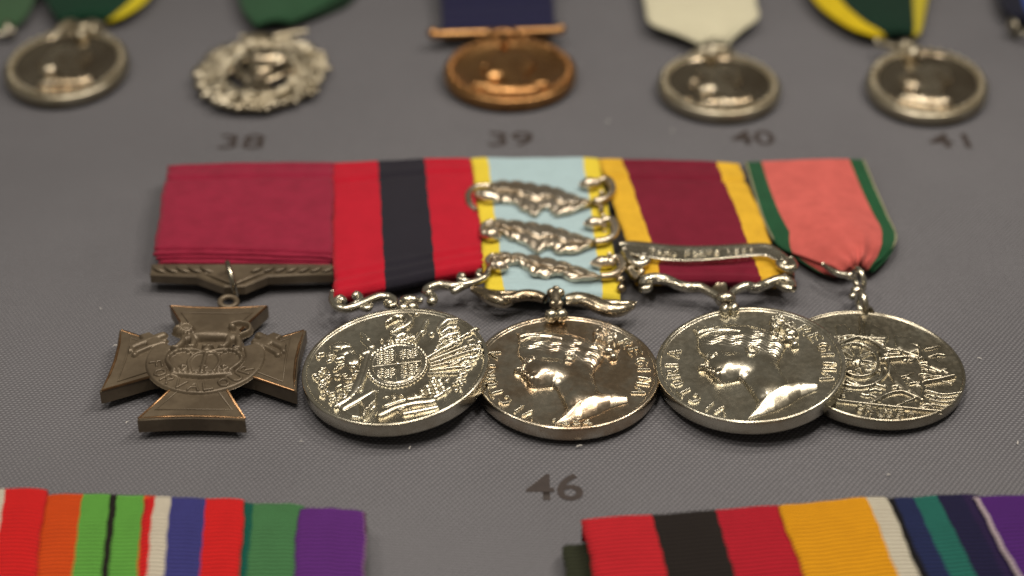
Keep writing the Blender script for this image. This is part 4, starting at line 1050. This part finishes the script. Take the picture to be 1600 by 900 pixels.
    MB().ring(P(1584, 44, 2.6), 2.2, .8, (1, .2, .3)).tube([P(1578, 40, 2.6), P(1600, 52, 2.6), P(1630, 58, 2.6)], .9, 8).build('link', SILVER_DULL, t)
    MB().lathe([(0.01, 2.4), (14, 2.4), (14.6, 2.8), (15.6, 2.8), (16, 2.3), (16, 0.2), (0.01, 0)], Frame(P(1735, 130, .5), np.eye(3)), 64, 1, 1.2).build('disc', SILVER, t)
build_rear()

# ================================================================== ribbons of the rows in front, running out of the picture
def build_near():
    def rib(label, tl, tr, bl, br, stripes, zt, group, seed, kink=0.0):
        t = thing('medal_ribbon', label, 'ribbon', P((tl[0] + tr[0]) / 2, 830, 0), group)
        m = ribbon_mat('woven ribbon ' + str(seed), stripes, rib=.95, sheen=.15, var=.10, ribc=1.0)
        ext = lambda a, b: (a[0] + (b[0] - a[0]) * 1.9, a[1] + (b[1] - a[1]) * 1.9)
        ribbon_sheet(tl, tr, ext(tl, bl), ext(tr, br), zt, zt - .6, 1.2, 1.4, bulge=.35, wav=.12, seed=seed).build('ribbon', m, t, solid=.35)
        return t
    gl, gr = 'overlapping ribbons in the lower left corner', 'overlapping ribbons in the lower right corner'
    W, RED, ORG, GRN, BLK, BLU = (222, 214, 196), (226, 34, 36), (226, 82, 22), (104, 176, 74), (34, 30, 26), (66, 66, 138)
    rib('white and bright red ribbon at the left edge of the photo, lower row', (-120, 756), (73, 759), (-140, 900), (56, 900), [(.1, BLU), (.5, W), (.665, W), (1, RED)], 6.4, gl, 41)
    rib('orange and lime green striped ribbon with a thin black centre line', (64, 767), (252, 769), (44, 900), (242, 900), [(.345, ORG), (.575, GRN), (.635, BLK), (.86, GRN), (1, ORG)], 5.6, gl, 42)
    rib('ribbon striped red, white and blue with a broad red edge', (226, 772), (382, 774), (212, 900), (375, 900), [(.10, RED), (.265, W), (.615, BLU), (1, RED)], 6.0, gl, 43)
    rib('plain green ribbon with a teal edge between red and purple ribbons', (372, 780), (474, 784), (360, 900), (470, 900), [(.24, (18, 98, 84)), (1, (76, 132, 84))], 5.0, gl, 44)
    rib('deep purple ribbon, last one on the right of the lower left row', (466, 788), (572, 792), (458, 900), (571, 900), [(.97, (102, 46, 134)), (1, (150, 110, 150))], 5.5, gl, 45)
    rib('ribbon striped red, black and crimson beside a yellow ribbon', (908, 806), (1232, 784), (927, 900), (1272, 900), [(.335, (206, 36, 48)), (.64, (38, 32, 30)), (1, (190, 28, 48))], 6.0, gr, 46)
    rib('golden yellow ribbon with a white edge, lower right row', (1214, 784), (1386, 770), (1256, 900), (1440, 900), [(.80, (238, 166, 22)), (.985, (214, 208, 190)), (1, BLK)], 6.6, gr, 47)
    rib('navy ribbon with a teal centre stripe, lower right row', (1378, 773), (1532, 767), (1432, 900), (1602, 900), [(.10, (22, 20, 24)), (.30, (34, 44, 88)), (.54, (36, 110, 100)), (.8, (30, 28, 66)), (1, (44, 30, 74))], 5.6, gr, 48)
    rib('violet ribbon with a thin white edge in the lower right corner', (1519, 771), (1720, 762), (1588, 900), (1800, 900), [(.035, (196, 180, 190)), (1, (84, 36, 122))], 6.4, gr, 49)
    rib('dark olive ribbon corner showing beneath the red and black ribbon', (878, 846), (960, 842), (884, 900), (970, 900), [(.55, (52, 56, 40)), (1, (24, 22, 20))], 3.0, gr, 50)
build_near()

# ================================================================== numbers printed on the cloth
def number(txt, x0, x1, y_base, size, label, wgt=0.0):
    cu = bpy.data.curves.new('number', 'FONT'); cu.body = txt; cu.size = 1.0; cu.offset = wgt
    tmp = bpy.data.objects.new('tmp', cu); scn.collection.objects.link(tmp)
    dg = bpy.context.evaluated_depsgraph_get()
    me = bpy.data.meshes.new_from_object(tmp.evaluated_get(dg))
    bpy.data.objects.remove(tmp); bpy.data.curves.remove(cu)
    co = np.array([v.co for v in me.vertices])
    lo, hi = co.min(0), co.max(0)
    a, b = P(x0, y_base, .12), P(x1, y_base, .12)
    wmm = b[0] - a[0]; sc = wmm / (hi[0] - lo[0]); sy = size / (hi[1] - lo[1])
    base = np.array([(a[0] + b[0]) / 2, a[1] + size / 2, 0.0])
    for v in me.vertices:
        x, y = (v.co.x - lo[0]) * sc + a[0], (v.co.y - lo[1]) * sy + a[1]
        v.co = Vector(((x - base[0]) * MM, (y - base[1]) * MM, (cloth_z(x, y) + .09) * MM))
    me.materials.clear(); me.materials.append(INK); me.name = 'printed_number'
    o = bpy.data.objects.new('printed_number', me); scn.collection.objects.link(o)
    o.location = Vector(base * MM)
    tag(o, label, 'number', 'numbers printed on the cloth')
number('46', 822, 912, 779, 7.2, 'black printed number 46 on the cloth below the five mounted medals', .012)
number('38', 339, 411, 231, 7.2, 'black printed number 38 on the cloth below the wreath decoration', .012)
number('39', 763, 833, 227, 7.2, 'black printed number 39 on the cloth below the bronze medal', .012)
number('40', 1145, 1213, 226, 7.2, 'black printed number 40 on the cloth below the white-ribboned medal', .012)
number('41', 1455, 1520, 229, 7.2, 'black printed number 41 on the cloth below the tilted medal', .012)

# ------------------------------------------------------------------ lint and dust on the cloth
def lint():
    mb = MB(); r_ = np.random.default_rng(17)
    spots = [(157, 482), (198, 660), (1590, 692), (1388, 742), (905, 697), (180, 540), (470, 690), (640, 700), (1530, 560), (1050, 205), (950, 190)]
    for x, y in spots:
        p = P(x, y, .25); a = r_.uniform(0, 3.1); L = r_.uniform(.15, .5)
        d = np.array([math.cos(a), math.sin(a), 0]) * L
        mb.tube([p - d, p + np.array([0, 0, .15]), p + d * .9 + np.array([.1, .1, 0])], r_.uniform(.06, .12), 5, 1, 2)
    mb.build('lint', plain('white lint', (.75, .73, .7, 1), .9), kind='stuff')
lint()
for o in bpy.data.objects:
    if 'base_mm' in o: del o['base_mm']
